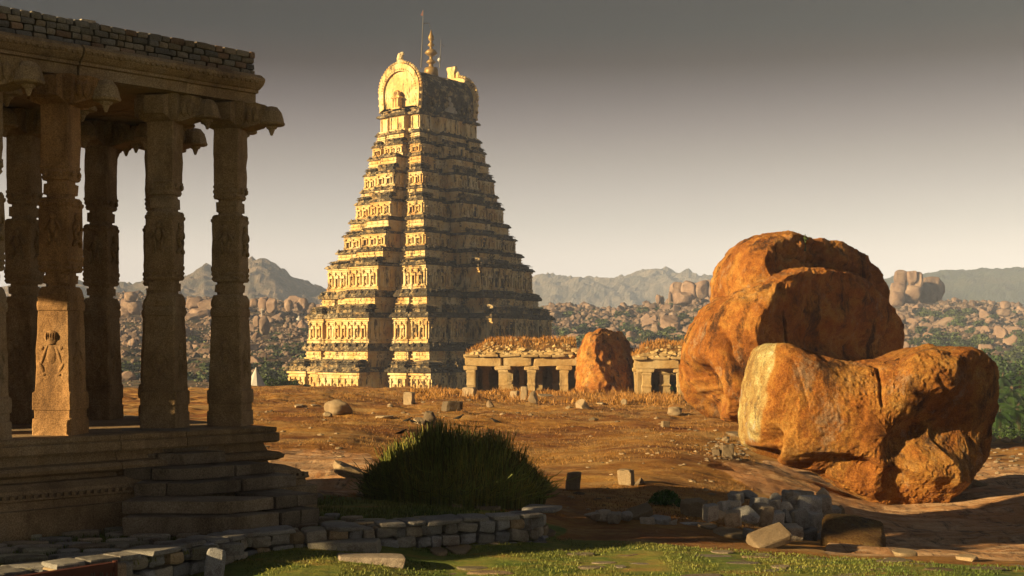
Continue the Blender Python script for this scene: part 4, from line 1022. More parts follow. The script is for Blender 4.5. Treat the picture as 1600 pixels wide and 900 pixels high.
# ---------------------------------------------------------------- ruined mandapas
def mandapa(label, x0, x1, Y, cols, backs, ybeam, ytop, seed, left_open=True, group=None):
    m = thing('ruined_mandapa', label, 'ruined hall', (PX((x0 + x1) / 2, Y), Y, PZ(615, Y)), group='ruined pillared halls on the rise')
    r = random.Random(seed); mp = Y / F; zg = PZ(617, Y)
    zb = PZ(ybeam + 14, Y); zt = PZ(ybeam, Y)
    def col(px, Yc, py0, w, tint=1.):
        w = w * .8
        b = MB(); c = np.array([PX(px, Yc), Yc]); zb_ = zg - .6; ztop = zb - .02
        h = w * Yc / F / 2; z1 = zb_; n = 9; rings = []
        prof = [(0, 1.15), (.15, 1.12), (.22, .95), (.45, .9), (.5, 1.05), (.56, .88), (.8, .92), (.86, 1.1), (.9, .95)]
        for i, (q, s) in enumerate(prof):
            z = zb_ + (ztop - zb_) * q; hh = h * s * r.uniform(.94, 1.06); dx = r.uniform(-.02, .02)
            rings.append([[c[0] - hh + dx, c[1] - hh, z], [c[0] + hh + dx, c[1] - hh, z], [c[0] + hh + dx, c[1] + hh, z], [c[0] - hh + dx, c[1] + hh, z]])
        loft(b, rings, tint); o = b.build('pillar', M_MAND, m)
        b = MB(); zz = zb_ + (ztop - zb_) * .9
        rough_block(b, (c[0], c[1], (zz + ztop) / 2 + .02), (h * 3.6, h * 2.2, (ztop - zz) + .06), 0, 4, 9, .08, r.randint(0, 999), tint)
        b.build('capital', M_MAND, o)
    for px, py, w in cols: col(px, Y, py, w)
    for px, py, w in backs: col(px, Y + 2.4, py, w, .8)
    # front beams
    xs = [x0 + 4] + [(a[0] + b[0]) / 2 + r.uniform(-3, 3) for a, b in zip(cols[:-1], cols[1:])] + [x1]
    edges = [x0 + 6] + [c[0] for c in cols[1:-1]] + [x1]
    for a, b_ in zip(edges[:-1], edges[1:]):
        b = MB(); w = (b_ - a) * mp; rough_block(b, (PX((a + b_) / 2, Y), Y + r.uniform(-.05, .1), (zb + zt) / 2), (w * .985, .75, zt - zb), 0, 6, 18, .07, r.randint(0, 999), r.uniform(.85, 1.1), (0, r.uniform(-.012, .012)))
        b.build('beam', M_MAND, m)
    bw = MB(); DD = 5.0
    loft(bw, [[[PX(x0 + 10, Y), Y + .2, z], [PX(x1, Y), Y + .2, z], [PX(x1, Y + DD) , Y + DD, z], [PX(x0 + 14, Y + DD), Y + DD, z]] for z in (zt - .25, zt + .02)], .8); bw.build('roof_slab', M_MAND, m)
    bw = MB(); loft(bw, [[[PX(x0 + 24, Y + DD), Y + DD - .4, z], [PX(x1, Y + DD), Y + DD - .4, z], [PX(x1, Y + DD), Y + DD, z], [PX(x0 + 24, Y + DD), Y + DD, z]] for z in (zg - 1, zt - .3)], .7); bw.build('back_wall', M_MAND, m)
    bw = MB(); loft(bw, [[[PX(x0 + 13, Y), Y + 1.2, z], [PX(x0 + 20, Y), Y + 1.2, z], [PX(x0 + 20, Y), Y + DD, z], [PX(x0 + 13, Y), Y + DD, z]] for z in (zg - 1, zt - .3)], .7); bw.build('sun_block_wall', M_MAND, m)  # left wall added to block the sun and keep the hall dark inside
    # second course of thin slabs
    sl = MB(); 
    for c in range(2):
        x = x0 + 2 + c * 8
        while x < x1 - 4:
            w = r.uniform(14, 40); zz = zt + .1 + c * .2
            if r.random() < (.9 if c == 0 else .6): rough_block(sl, (PX(x + w / 2, Y), Y - .15 + c * .35 + r.uniform(-.1, .1), zz), (w * mp * .96, .9, .19), 0, 4, 10, .1, r.randint(0, 999), r.uniform(.75, 1.1), (r.uniform(-.03, .03), r.uniform(-.04, .04)))
            x += w
    sl.build('edge_slabs', M_MAND, m)
    # earth mound on the roof
    zr = PZ(ytop, Y + 3); nx, ny = 60, 16; V = []; 
    for j in range(ny):
        for i in range(nx):
            u = i / (nx - 1); v = j / (ny - 1); yy = Y - .2 + v * 6.0; xx = PX(x0 + 6 + (x1 - x0 - 6) * u, Y + v * 3)
            k = math.sin(min(1, v * 1.25) * math.pi / 2) * min(1, u * 4 + .15)
            V.append([xx, yy, zt + .1 + (zr - zt) * k])
    V = np.array(V); V[:, 2] += .22 * fbm(V * 1.1, 4, seed); idx = np.arange(ny - 1)[:, None] * nx + np.arange(nx - 1)[None]
    em = MB(); em.add(V, np.stack([idx, idx + 1, idx + 1 + nx, idx + nx], -1).reshape(-1, 4)); rim = list(range(nx)); em.build('roof_earth', M_EARTH, m, smooth=True)
    rb = MB()
    for i in range(int((x1 - x0) * 1.3)):
        u = r.random(); v = abs(r.gauss(.12, .2)) % 1; q = V[int(v * (ny - 1)) * nx + int(u * (nx - 1))]
        v_, f_ = rock_np(r.randint(0, 40), 1, 5); s = r.uniform(.07, .22) * (1.3 if v < .2 else .8); rb.add(v_ * np.array([s * 1.3, s, s * .8]) + q + [0, 0, .03], f_, r.uniform(.6, 1.3))
    ro_ = rb.build('roof_rubble', M_MAND, m); ro_['kind'] = 'stuff'
    # tall dry grass on the roof
    gb = MB(); n = int((x1 - x0) * 9); rg = np.random.RandomState(seed); ui = rg.rand(n); vi = .25 + .75 * rg.rand(n) ** .7
    q = V[(vi * (ny - 1)).astype(int) * nx + (ui * (nx - 1)).astype(int)] + np.stack([rg.uniform(-.1, .1, n), rg.uniform(-.2, .2, n), np.zeros(n)], 1)
    blades(gb, q, rg, .1, .38, .022); go = gb.build('roof_grass', M_DRYG, m); go['kind'] = 'stuff'
    return m
def blades(gb, q, rg, h0, h1, w, lean=.35, tint=(.45, 1.05)):
    n = len(q); h = rg.uniform(h0, h1, n); a = rg.uniform(0, math.pi, n); ww = w * rg.uniform(.6, 1.3, n)
    dx, dy = np.cos(a) * ww, np.sin(a) * ww; l = rg.normal(0, lean, (n, 2)) * h[:, None]
    p0 = q + np.stack([-dx, -dy, -.02 + 0 * h], 1); p1 = q + np.stack([dx, dy, -.02 + 0 * h], 1)
    m0 = q + np.stack([-dx * .6 + l[:, 0] * .4, -dy * .6 + l[:, 1] * .4, h * .6], 1); m1 = q + np.stack([dx * .6 + l[:, 0] * .4, dy * .6 + l[:, 1] * .4, h * .6], 1); tp_ = q + np.stack([l[:, 0], l[:, 1], h], 1)
    v = np.stack([p0, p1, m1, m0, tp_], 1).reshape(-1, 3); i = np.arange(n)[:, None] * 5
    t_ = np.repeat(rg.uniform(tint[0], tint[1], n), 5)
    gb.add(v, (i + np.array([[0, 1, 2, 3]])), t_); gb.Fs.extend((i + np.array([[3, 2, 4]]) + gb.n - len(v)).tolist())
t = NT('roof_soil'); M_EARTH = t.fin(t.mix(.5, t.ramp(t.noise(1.4, 7, .7), [(.35, (.2, .08, .02)), (.6, (.42, .22, .05))]), t.ramp(t.noise(12, 5, .7), [(.3, (.3, .3, .3)), (.7, (1, 1, 1))]), 'MULTIPLY'), t.bump(t.noise(6, 8, .8), 1, .1))
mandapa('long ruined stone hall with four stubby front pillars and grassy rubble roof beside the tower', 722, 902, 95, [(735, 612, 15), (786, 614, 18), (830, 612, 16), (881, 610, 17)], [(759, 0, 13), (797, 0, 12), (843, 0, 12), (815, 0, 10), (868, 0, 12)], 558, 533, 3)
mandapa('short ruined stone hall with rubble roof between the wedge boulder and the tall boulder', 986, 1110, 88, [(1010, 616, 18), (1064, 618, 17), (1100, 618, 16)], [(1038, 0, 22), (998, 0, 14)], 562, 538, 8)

# ---------------------------------------------------------------- single stones on the rise
LOOSE = [
 (639, 631, 18, 18, 'blocky', 'squared upright stone block standing before the tower base', 1.2),
 (527, 650, 46, 24, 'round', 'rounded pale brown boulder on the dry grass slope left of the bush', 1.),
 (511, 652, 16, 8, 'round', 'small stone touching the left side of the rounded brown boulder', 1.2),
 (655, 661, 20, 14, 'flat', 'pale flat-faced stone leaning on a dark round one above the bush', 1.5),
 (671, 662, 20, 20, 'round', 'dark round stone behind the pale flat-faced one above the bush', .5),
 (706, 642, 32, 15, 'blocky', 'low brown wedge of rock on the slope above the bush', .55),
 (766, 637, 13, 10, 'peak', 'small blue-grey pointed stone on the slope', .6),
 (733, 619, 22, 13, 'blocky', 'tilted pale block in front of the first mandapa pillar', 1.2),
 (804, 624, 14, 12, 'blocky', 'short squat block beside the upright grey slab before the mandapa', 1.),
 (819, 625, 12, 21, 'blocky', 'upright grey slab standing before the mandapa', .9),
 (831, 632, 19, 20, 'peak', 'white pyramid-shaped stone before the mandapa', 1.7),
 (852, 620, 24, 8, 'flat', 'flat dark block lying right of the white pyramid stone', .8),
 (912, 639, 25, 15, 'peak', 'pale triangular stone lying below the wedge boulder', 1.3),
 (975, 633, 11, 10, 'round', 'small tan stone in the tall grass below the wedge boulder', 1.2),
 (938, 632, 12, 5, 'flat', 'little flat stone right of the pale triangular one', 1.2),
 (1055, 650, 24, 14, 'round', 'rough pale stone in the grass by the foot of the tall boulder', 1.1),
 (1040, 668, 14, 9, 'blocky', 'small broken block below the rough pale stone near the tall boulder', 1.),
 (600, 654, 30, 6, 'flat', 'thin pale slab flat on the slope between rounded boulder and bush', 1.3),
 (466, 636, 14, 7, 'flat', 'small flat stone near the top of the left slope', 1.2),
 (489, 634, 9, 4, 'flat', 'tiny flat stone right of the small slab on the left slope', 1.),
 (896, 766, 24, 28, 'blocky', 'squared upright grey block standing right of the bush', .95),
 (979, 758, 26, 24, 'blocky', 'squared grey block on the brown mound with a fallen one beside it', .95),
 (998, 760, 22, 13, 'peak', 'dark fallen wedge stone leaning beside the squared grey block', .6),
 (544, 752, 46, 32, 'slab', 'big pale tilted slab boulder at the left foot of the bush', 1.2),
 (1524, 760, 34, 15, 'slab', 'pale oblong block propped on a small stone on the bare rock', 1.5),
 (1514, 763, 8, 9, 'blocky', 'little prop stone under the pale oblong block', .9),
 (1552, 690, 16, 12, 'peak', 'pale pointed stone at the left end of the edge row by the palms', 1.4),
 (1573, 692, 15, 9, 'round', 'rounded pale stone in the middle of the edge row by the palms', 1.1),
 (1592, 693, 16, 12, 'peak', 'pale pointed stone at the right end of the edge row by the palms', 1.3),
 (1538, 713, 18, 14, 'round', 'dull grey stone just right of the split boulder', .6),
 (1137, 714, 22, 18, 'blocky', 'dark broken block in the crack left of the split boulder', .6),
 (1120, 712, 14, 10, 'blocky', 'small dark block left of the broken block by the split boulder', .55),
 (1150, 682, 26, 12, 'flat', 'long low stone between the tall boulder and the split boulder', .8),
 (1135, 690, 14, 8, 'round', 'small stone below the long low stone beside the tall boulder', .9),
 (465, 762, 40, 10, 'flat', 'upper pale slab lying right of the pavilion corner', 1.2),
 (463, 772, 44, 11, 'flat', 'middle slab lying right of the pavilion corner', .9),
 (475, 783, 58, 16, 'flat', 'lower dark weathered slab lying right of the pavilion corner', .6),
 (575, 775, 48, 14, 'flat', 'broad pale slab at the left lower foot of the bush', 1.2),
 (627, 777, 34, 8, 'flat', 'second pale slab along the lower foot of the bush', 1.3),
 (668, 782, 46, 10, 'flat', 'third and longest slab along the lower foot of the bush', .9),
 (708, 792, 30, 6, 'flat', 'thin pale slab at the terrace edge below the bush', 1.3),
 (760, 797, 44, 7, 'flat', 'long thin slab on the terrace edge below the middle of the bush', 1.),
 (716, 864, 42, 9, 'flat', 'flat grey slab on the lawn below the terrace wall', 1.3),
 (684, 869, 30, 5, 'flat', 'thin slab on the lawn left of the flat grey slab', .9),
 (856, 838, 26, 6, 'flat', 'dark thin slab on the grass at the right end of the terrace wall', .7),
 (1204, 856, 62, 30, 'wedge', 'large pale slab tilted against the rubble heap', .65),
 (1142, 838, 50, 16, 'flat', 'flat pale slab left of the large tilted slab', 1.3),
 (1108, 827, 28, 8, 'flat', 'small pale slab left of the flat pale slab in the rubble', 1.25),
 (1420, 870, 40, 6, 'flat', 'thin pale slab at the lawn edge below the bare rock', 1.3),
 (1518, 878, 36, 5, 'flat', 'second thin pale slab at the lawn edge further right', 1.3),
 (1086, 808, 44, 26, 'blocky', 'big squared pale block beside the green weed', 1.1),
 (1000, 812, 40, 22, 'wedge', 'long tilted block at the left part of the rubble line', .9),
 (1312, 806, 20, 16, 'peak', 'lone pointed stone right of the rubble heap', .9),
]
for i, (px, py, w, h, kind, lab, tn) in enumerate(LOOSE):
    g = ground_at(px, py); Y = g[1]; sx = w / F * Y; sz = h / F * Y; mb = MB(); sd = 100 + i; tn = min(tn, 1.15) * (1.25 if py < 640 else 1.); tint = tuple(np.array([1., .96, .9]) * tn) if tn < .9 else tuple(np.array([1, .97, .88]) * tn)
    dpt = sx * .8
    if kind == 'round':
        v, f = rock_np(sd, 4, 6, .16, .7, .95); v = v / np.abs(v).max(0); mb.add(v * np.array([sx / 2, dpt / 2, sz * .62]) + [g[0], Y + dpt * .3, g[2] + sz * .38], f, tint)
    elif kind == 'peak':
        v, f = rock_np(sd, 3, 9, .06, .3, .75); v[:, 0] *= 1 - .4 * np.clip(v[:, 2] + .3, 0, 1); v[:, 1] *= 1 - .4 * np.clip(v[:, 2] + .3, 0, 1); v = v / np.abs(v).max(0); mb.add(v * np.array([sx / 2, dpt / 2, sz * .66]) + [g[0], Y + dpt * .3, g[2] + sz * .36], f, tint)
    elif kind == 'flat':
        z = max(sz * .55, .05) 
        v, f = rock_np(sd, 4, 8, .05, .72, .95); v[:, 2] = np.clip(v[:, 2] * 3, -1, 1) + .1 * vnoise(v * 3, sd); v = v / np.abs(v).max(0)
        mb.add(rot3(v * np.array([sx / 2, sz * F / Y / 16. * .42 * max(1, Y / 20), z / 2]), (random.Random(sd).uniform(-.03, .08), random.Random(sd).uniform(-.04, .04), .1)) + [g[0], Y + .12, g[2] + z * .25], f, tint)
    elif kind in ('slab', 'wedge'):
        a = .35 if kind == 'slab' else -.28
        rough_block(mb, (g[0], Y + dpt * .3, g[2] + sz * .42), (sx * 1.0, dpt, sz * (.55 if kind == 'slab' else .5)), .25, 8, 9, .12, sd, tint, (.3 if kind == 'wedge' else .1, a))
    else:
        rr = random.Random(sd); rough_block(mb, (g[0], Y + dpt * .35, g[2] + sz * .42), (sx * .86, dpt * .9, sz * 1.15), rr.uniform(-.5, .5), 8, 9, .08, sd, tint, (rr.uniform(-.1, .1), rr.uniform(-.12, .12)))
    solo(mb, 'loose_stone' if kind != 'flat' else 'stone_slab', M_LOOSE, lab, 'stone', tuple(g), smooth=kind == 'round')
# rubble heap: individual blocks built to stand on one another
rr = random.Random(77)
HEAP = [(925, 812, 22, 12), (942, 813, 18, 14), (960, 815, 16, 12), (978, 815, 20, 14), (1012, 822, 18, 12), (1030, 823, 24, 13), (1050, 826, 22, 13), (1072, 828, 30, 10), (1110, 812, 16, 20), (1125, 815, 18, 16),
        (1133, 800, 16, 14), (1147, 802, 18, 16), (1165, 820, 34, 24), (1190, 820, 22, 26), (1210, 826, 20, 22), (1228, 822, 16, 22), (1248, 826, 20, 24), (1270, 828, 18, 22), (1288, 826, 18, 24), (1145, 820, 20, 18), (1150, 785, 18, 13), (1168, 782, 22, 14), (1186, 802, 18, 20), (1206, 806, 22, 20), (1226, 805, 26, 18), (1258, 806, 32, 26), (1284, 804, 22, 24), (1210, 788, 20, 15),
        (1236, 786, 18, 16), (1255, 788, 26, 16), (1284, 784, 18, 18), (1232, 776, 12, 8), (1300, 806, 20, 12), (1320, 828, 16, 10), (1238, 842, 22, 18), (1262, 845, 20, 16), (1284, 848, 24, 18), (1170, 838, 14, 10)]
for i, (px, py, w, h) in enumerate(HEAP):
    Y = 15.6 - .35 * math.sin(i) + (0 if px > 1100 else .1) + (.3 if py < 810 and px > 1100 else -.1) ; Y = {True: 16.0, False: 15.3}[py < 812]
    g0 = ground_at(px, 818 if px < 1100 else 842); Y = g0[1] + (.75 if py < 795 else .45 if py < 812 else .0 if py < 835 else -.25) + rr.uniform(-.06, .06)
    sx = w / F * Y * 1.22; sz = h / F * Y * 1.3; z = PZ(py, Y) + sz / 2 - .01
    mb = MB(); col = rr.choice([(.92, .92, .92), (.85, .84, .82), (1., .92, .8), (.75, .77, .8), (1., .85, .65)]); kk = rr.uniform(.8, 1.5)
    if i % 3 == 0: v, f = rock_np(300 + i, 3, 8, .06, .5, .8); v = v / np.abs(v).max(0); mb.add(rotz(v * np.array([sx / 2, sx * .55, sz / 2]), rr.uniform(0, 3) if False else rr.uniform(-.4, .4)) + [PX(px, Y), Y, z], f, tuple(np.array(col) * kk))
    else: rough_block(mb, (PX(px, Y), Y, z), (sx, sx * rr.uniform(.8, 1.2), sz), rr.uniform(-.5, .5), 6, 9, .09, 400 + i, tuple(np.array(col) * kk), (rr.uniform(-.18, .18), rr.uniform(-.2, .2)))
    solo(mb, 'rubble_stone', M_BLOCK, 'dusty grey block in the heap of fallen wall stones below the split boulder' if px > 1100 else 'dark block in the low line of stones left of the rubble heap', 'stone', (PX(px, Y), Y, z), 'fallen wall stones below the split boulder' if px > 1100 else 'low line of stones left of the rubble heap')
# earth behind the rubble so that it stands on something
mb = MB()
gq = ground_at(1345, 858)
rough_block(mb, (gq[0], gq[1] + .3, gq[2] + .06), (.68, .75, .26), -.15, 10, 7,   .16, 55, (.55, .8, 1.3), (.34, .12)); solo(mb, 'rock_shelf', M_BOULD, 'sloping bare rock face at the right foot of the rubble heap', 'rock', tuple(gq), smooth=True)
# small pebbles on the slope
pb_ = MB(); rp = np.random.RandomState(4)
for i in range(260):
    px = rp.uniform(380, 1130); py = rp.uniform(625, 800)
    if 560 < px < 880 and py > 655: continue
    g = ground_at(px, py) if i % 1 == 0 else None
    v, f = ICO[1]; s = g[1] * rp.uniform(.0006, .0022) * (1.6 if rp.rand() < .08 else 1); pb_.add(v * (1 + .3 * vnoise(v * 2 + i, i)[:, None]) * np.array([s * 1.4, s, s * .7]) + g, f, tuple(np.array([1, .95, .85]) * rp.uniform(.4, 1.5)))
for i in range(200):
    px = rp.uniform(1420, 1600) if i % 2 else rp.uniform(1100, 1170); py = rp.uniform(700, 745) if i % 2 else rp.uniform(690, 720); g = ground_at(px, py); v, f = ICO[1]; s = g[1] * rp.uniform(.0008, .002); pb_.add(v * np.array([s * 1.4, s, s * .7]) + g, f, rp.uniform(.5, 1.3))
o = pb_.build('scattered_pebbles', M_LOOSE); tag(o, 'small pebbles scattered over the dry slope', 'pebbles', kind='stuff')

# ---------------------------------------------------------------- grass
gb = MB(); rg = np.random.RandomState(21)
def ground_pts(px, Y): z = terrain(px, Y); return np.stack([(px - 800) / F * Y, Y, z], 1)
n = 70000; px = rg.uniform(380, 1180, n); Y = np.exp(rg.uniform(math.log(14.5), math.log(98), n)); q = ground_pts(px, Y)
py = HY - (q[:, 2] - EYE) / Y * F
bad = inpoly(px, py, RK[0]) | inpoly(px, py, RK[1]) | (fbm(q * np.array([.5, .5, 0]), 3, 3) < -.12)
q = q[~bad]; Yk = Y[~bad]
for lo, hi, h in ((14, 22, .035), (22, 35, .045), (35, 60, .07), (60, 99, .12)):
    s = (Yk >= lo) & (Yk < hi); blades(gb, q[s], rg, h * .4, h, h * .14, .5, (.25, .75))
n = 30000; px = rg.uniform(640, 1120, n); Y = rg.uniform(66, 94, n); q = ground_pts(px, Y); k = fbm(q * np.array([.35, .35, 0]), 3, 8) > .03 - .2 * sst(860, 960, px); k &= fbm(q * 1.1, 3, 18) > -.1; blades(gb, q[k], rg, .06, .42, .022, .45)
o = gb.build('dry_grass', M_DRYG); tag(o, 'dry orange grass on the slope and before the ruined halls', 'dry grass', kind='stuff')
gb = MB(); n = 90000; x = rg.uniform(-5, 6.5, n); y = rg.uniform(8.5, 14.5, n); pxx = 800 + x / y * F; z = terrain(pxx, y); q = np.stack([x, y, z], 1); py = HY - (z - EYE) / y * F
glq = np.interp(pxx, [-400, 640, 840, 1000, 1300, 1600, 2000], [870, 838, 843, 850, 872, 888, 905]); onter = inpoly(x, y, [(-5.0, 8.0), (-3.62, 9.32), (-2.95, 10.02), (-2.2, 11.38), (-1.15, 11.88), (.16, 12.55), (.3, 12.9), (-.6, 13.5), (-1.4, 14.0), (-2.2, 14.3), (-4, 14)])
k = (((py > glq - 2) & ~inpoly(x, y, TERR)) | (onter & ((vnoise(q * 1.3, 5) > .05) | (y > 12.5)))) & (vnoise(q * 2.5, 9) > -.3)
q[onter, 2] = -.05; blades(gb, q[k], rg, .008, .028, .005, .6, (.4, 1.2))
o = gb.build('green_grass', M_GREENG); tag(o, 'short green grass between the paving stones', 'grass', kind='stuff')

# ---------------------------------------------------------------- succulent bush, weeds, birds
bc = np.array([PX(712, 15.0), 15.0, 0.]); bz = tz(bc[0], bc[1])
mb = MB(); rb = random.Random(12); RX, RY, HB = 1.15, .85, .86
for i in range(4300):
    a = rb.uniform(0, 2 * math.pi); rho = math.sqrt(rb.random()) 
    if math.sin(a) > .2 and rb.random() < .5: a = -a
    ox, oy = math.cos(a) * rho, math.sin(a) * rho
    bx, by = bc[0] + ox * RX * .92, bc[1] + oy * RY * .9; hgt = HB * (1 - .62 * abs(rho) ** 3.5) * rb.choice([rb.uniform(.5, 1.0), rb.uniform(.82, 1.04), rb.uniform(.88, 1.02)]) * (1 - .22 * (ox > .55) - .1 * (ox < -.7))
    hgt *= 1 + .16 * float(vnoise([[bx * 4.5, by * 4.5, 3.]], 2)[0]) + .07 * float(vnoise([[bx * 14, by * 14, 3.]], 3)[0])
    if hgt < .1: continue
    z0 = tz(bx, by) - .03 if i % 12 == 0 else bz - .02 + oy * .02
    lx, ly = ox * .10 + max(-.12, min(.12, rb.gauss(0, .07))), oy * .10 + rb.gauss(0, .05); tn = rb.uniform(.35, 1.8); tt = (tn * rb.uniform(.8, 1.25), tn, tn * .8); r0 = rb.uniform(.003, .0062)
    pts = []
    for k in range(5):
        w = k / 4.; pts.append((bx + lx * w ** 1.5 * hgt, by + ly * w ** 1.5 * hgt, z0 + hgt * w))
    tube(mb, pts, [r0, r0, r0, r0 * .95, r0 * .75], 3, tt)
    for b in range(rb.randint(1, 3)):
        w = rb.uniform(.45, .85); j = int(w * 4); p = np.array(pts[j]); dr = np.array([rb.gauss(0, .09) + lx * .3, rb.gauss(0, .07), 0]); h2 = hgt * rb.uniform(.15, .34)
        tube(mb, [p, p + dr * .7 + [0, 0, h2 * .4], p + dr + [0, 0, h2]], [r0 * .85, r0 * .85, r0 * .7], 3, tt)
solo(mb, 'succulent_bush', M_STEM, 'wide dome-shaped dark green bush of thin upright stems', 'bush', (bc[0], bc[1], bz))
def weed(px, py, wpx, hpx, n, label, name='weed_clump', mat=M_BRIGHT, leaf=.028, seed=3):
    g = ground_at(px, py); Y = g[1]; rx, hz = wpx / F * Y / 2, hpx / F * Y; mb = MB(); rg = np.random.RandomState(seed)
    a = rg.uniform(0, 2 * math.pi, n); rr_ = np.sqrt(rg.rand(n)); el = rg.rand(n) ** .7
    c = np.stack([g[0] + np.cos(a) * rr_ * rx, Y + .15 + np.sin(a) * rr_ * rx * .6, g[2] + el * hz * (1 - .7 * rr_ ** 2)], 1); leaves(mb, c, rg, leaf)
    for k in range(14): j = rg.randint(n); tube(mb, [(g[0], Y + .15, g[2] - .03), tuple(c[j])], [.006, .003], 3, .5)
    return solo(mb, name, mat, label, 'plant', tuple(g))
def leaves(mb, c, rg, s, tint=(.55, 1.4), el=1.8):
    n = len(c); d = rg.normal(size=(n, 3)); d /= np.linalg.norm(d, axis=1)[:, None]; e = rg.normal(size=(n, 3)); e = np.cross(d, e); e /= np.linalg.norm(e, axis=1)[:, None]
    ss = s * rg.uniform(.6, 1.3, n)[:, None]; v = np.stack([c - d * ss * el * .5, c + e * ss * .5, c + d * ss * el * .5, c - e * ss * .5], 1).reshape(-1, 3); i = np.arange(n)[:, None] * 4
    mb.add(v, i + np.array([[0, 1, 2, 3]]), np.repeat(rg.uniform(tint[0], tint[1], n), 4))
weed(1042, 792, 50, 26, 900, 'bright green leafy weed clump on the brown mound above the rubble')
weed(1078, 796, 36, 12, 300, 'low green sprig right of the leafy weed clump', seed=6)
weed(1110, 812, 16, 14, 120, 'small dark sprig growing between the rubble blocks', seed=8)
mb = MB(); pt = W3(1258, 377, YC - .2); leaves(mb, pt + np.random.RandomState(2).normal(0, .04, (50, 3)) + [0, 0, .06], np.random.RandomState(3), .05); tube(mb, [pt - [0, 0, .3], pt + [0, 0, .22]], [.03, .01], 4)
solo(mb, 'tiny_plant', M_SHRUB, 'tiny dark plant sprouting on top of the tall boulder', 'plant', tuple(pt))
def bird(p, face, label, s=.09):
    mb = MB(); f = face; P0 = np.array(p)
    rings = []
    for (x, z, r) in ((-1.5, .55, .03), (-1.2, .6, .14), (-.7, .7, .22), (-.2, .8, .36), (.3, .95, .38), (.65, 1.15, .26), (.82, 1.38, .2), (1.0, 1.5, .22), (1.2, 1.5, .14), (1.32, 1.46, .06), (1.6, 1.4, .02)):
        rings.append([[P0[0] + f * x * s, P0[1] + math.cos(a) * r * s, P0[2] + (z + math.sin(a) * r) * s] for a in [k * math.pi / 4 for k in range(8)]])
    loft(mb, rings)
    for y in (-.12, .12): tube(mb, [(P0[0], P0[1] + y * s, P0[2] + .6 * s), (P0[0] + f * .05 * s, P0[1] + y * s, P0[2] - .02)], [.05 * s, .035 * s], 4)
    return solo(mb, 'crow', M_FEATH, label, 'bird', tuple(p), 'crows around the bush', smooth=True)
g = ground_at(637, 661); bird(g, 1, 'black crow on the ground left of the pale flat-faced stone, facing right', .1)
g = ground_at(644, 663); bird(g, -1, 'black crow close beside the pale flat-faced stone, facing left', .1)
bird(W3(627, 681, 15.1), 1, 'black crow perched on the left top of the bush', .05)
g = ground_at(717, 658); bird(g, 1, 'black crow on the slope straight above the middle of the bush', .12)
g = ground_at(775, 664); bird(g, -1, 'black crow on the slope above the right half of the bush', .12)

# ---------------------------------------------------------------- hills
RL = [(-600, 470), (0, 462), (150, 455), (200, 450), (250, 460), (300, 462), (360, 470), (420, 464), (470, 466), (500, 480), (560, 530), (700, 540), (820, 500), (860, 478), (950, 484), (1000, 480), (1040, 474), (1110, 462), (1200, 460), (1300, 462), (1400, 470), (1480, 472), (1550, 476), (1600, 482), (1800, 470), (2300, 480)]
RLx = np.array([q[0] for q in RL], float); RLy = np.array([q[1] for q in RL], float); YR = 540.
def hill(px, Y, nz=True):
    px = np.asarray(px, float).ravel(); Y = np.asarray(Y, float).ravel(); zr = PZ(np.interp(px, RLx, RLy), YR)
    t_ = np.clip((Y - 190) / (YR - 190), 0, 1); z = -9.2 + (zr + 9.2) * (.75 * t_ + .25 * t_ * t_) - np.maximum(Y - YR, 0) * .25
    if nz:
        Pq = np.stack([(px - 800) / F * Y, Y, 0 * Y], 1); k = sst(195, 260, Y); z = z + k * (3.5 * fbm(Pq * .012, 3, 2) + 1.6 * fbm(Pq * .05, 4, 6) + .5 * fbm(Pq * .2, 3, 4))
    return z
hp = np.arange(-700, 2301, 5.); hy = np.exp(np.linspace(math.log(185), math.log(640), 190)); PGh = np.repeat(hp[None], len(hy), 0); YGh = np.repeat(hy[:, None], len(hp), 1)
t = NT('scrub_hillside'); c = t.ramp(t.noise(.06, 8, .72), [(.3, (.06, .08, .03)), (.45, (.14, .13, .06)), (.55, (.3, .19, .11)), (.7, (.42, .28, .18))])
c = t.mix(t.mr(t.voro(.25, out='Distance'), .1, .7), c, t.mix(1., c, (.45, .45, .45), 'MULTIPLY'))
M_HILL = t.fin(c, t.bump(t.voro(.22), .8, 1.5, t.bump(t.noise(.3, 8, .75), 1, 1.5)))
ho = grid_mesh('hillside', hp, hy, hill(PGh, YGh).reshape(PGh.shape), M_HILL, smooth=False); ho['kind'] = 'structure'
def range_mesh(name, ridge, Y0, Y1, mat, rough, step=4., base=-9, seed=1, freq=.02):
    rx = np.array([q[0] for q in ridge], float); ry = np.array([q[1] for q in ridge], float); hp = np.arange(rx[0], rx[-1] + 1, step); ys = np.linspace(Y0, Y1, 90)
    P_, Y_ = np.meshgrid(hp, ys); Ym = Y0 + (Y1 - Y0) * .55; zr = PZ(np.interp(P_, rx, ry), Ym)
    k = np.where(Y_ < Ym, sst(0, 1, (Y_ - Y0) / (Ym - Y0)) * .65 + .35 * (Y_ - Y0) / (Ym - Y0), 1 - .7 * sst(0, 1, (Y_ - Ym) / (Y1 - Ym)))
    Pq = np.stack([((P_ - 800) / F * Y_).ravel(), Y_.ravel(), np.zeros(P_.size)], 1)
    nz = fbm(Pq * freq, 5, seed, .6).reshape(P_.shape); rdg = (1 - np.abs(fbm(Pq * freq * .5, 4, seed + 5)) * 2).reshape(P_.shape)
    Z = base + (zr - base) * k + rough * (nz + .6 * (rdg - .6)) * np.clip(k * 2, 0, 1)
    o = grid_mesh(name, hp, ys, Z, mat, smooth=False); o['kind'] = 'structure'; return o
def mtn(name, a, b, c_):
    t = NT(name); c = t.ramp(t.noise(.02, 8, .75), [(.35, a), (.5, b), (.66, c_)]); return t.fin(c, t.bump(t.noise(.08, 8, .8), 1, 6))
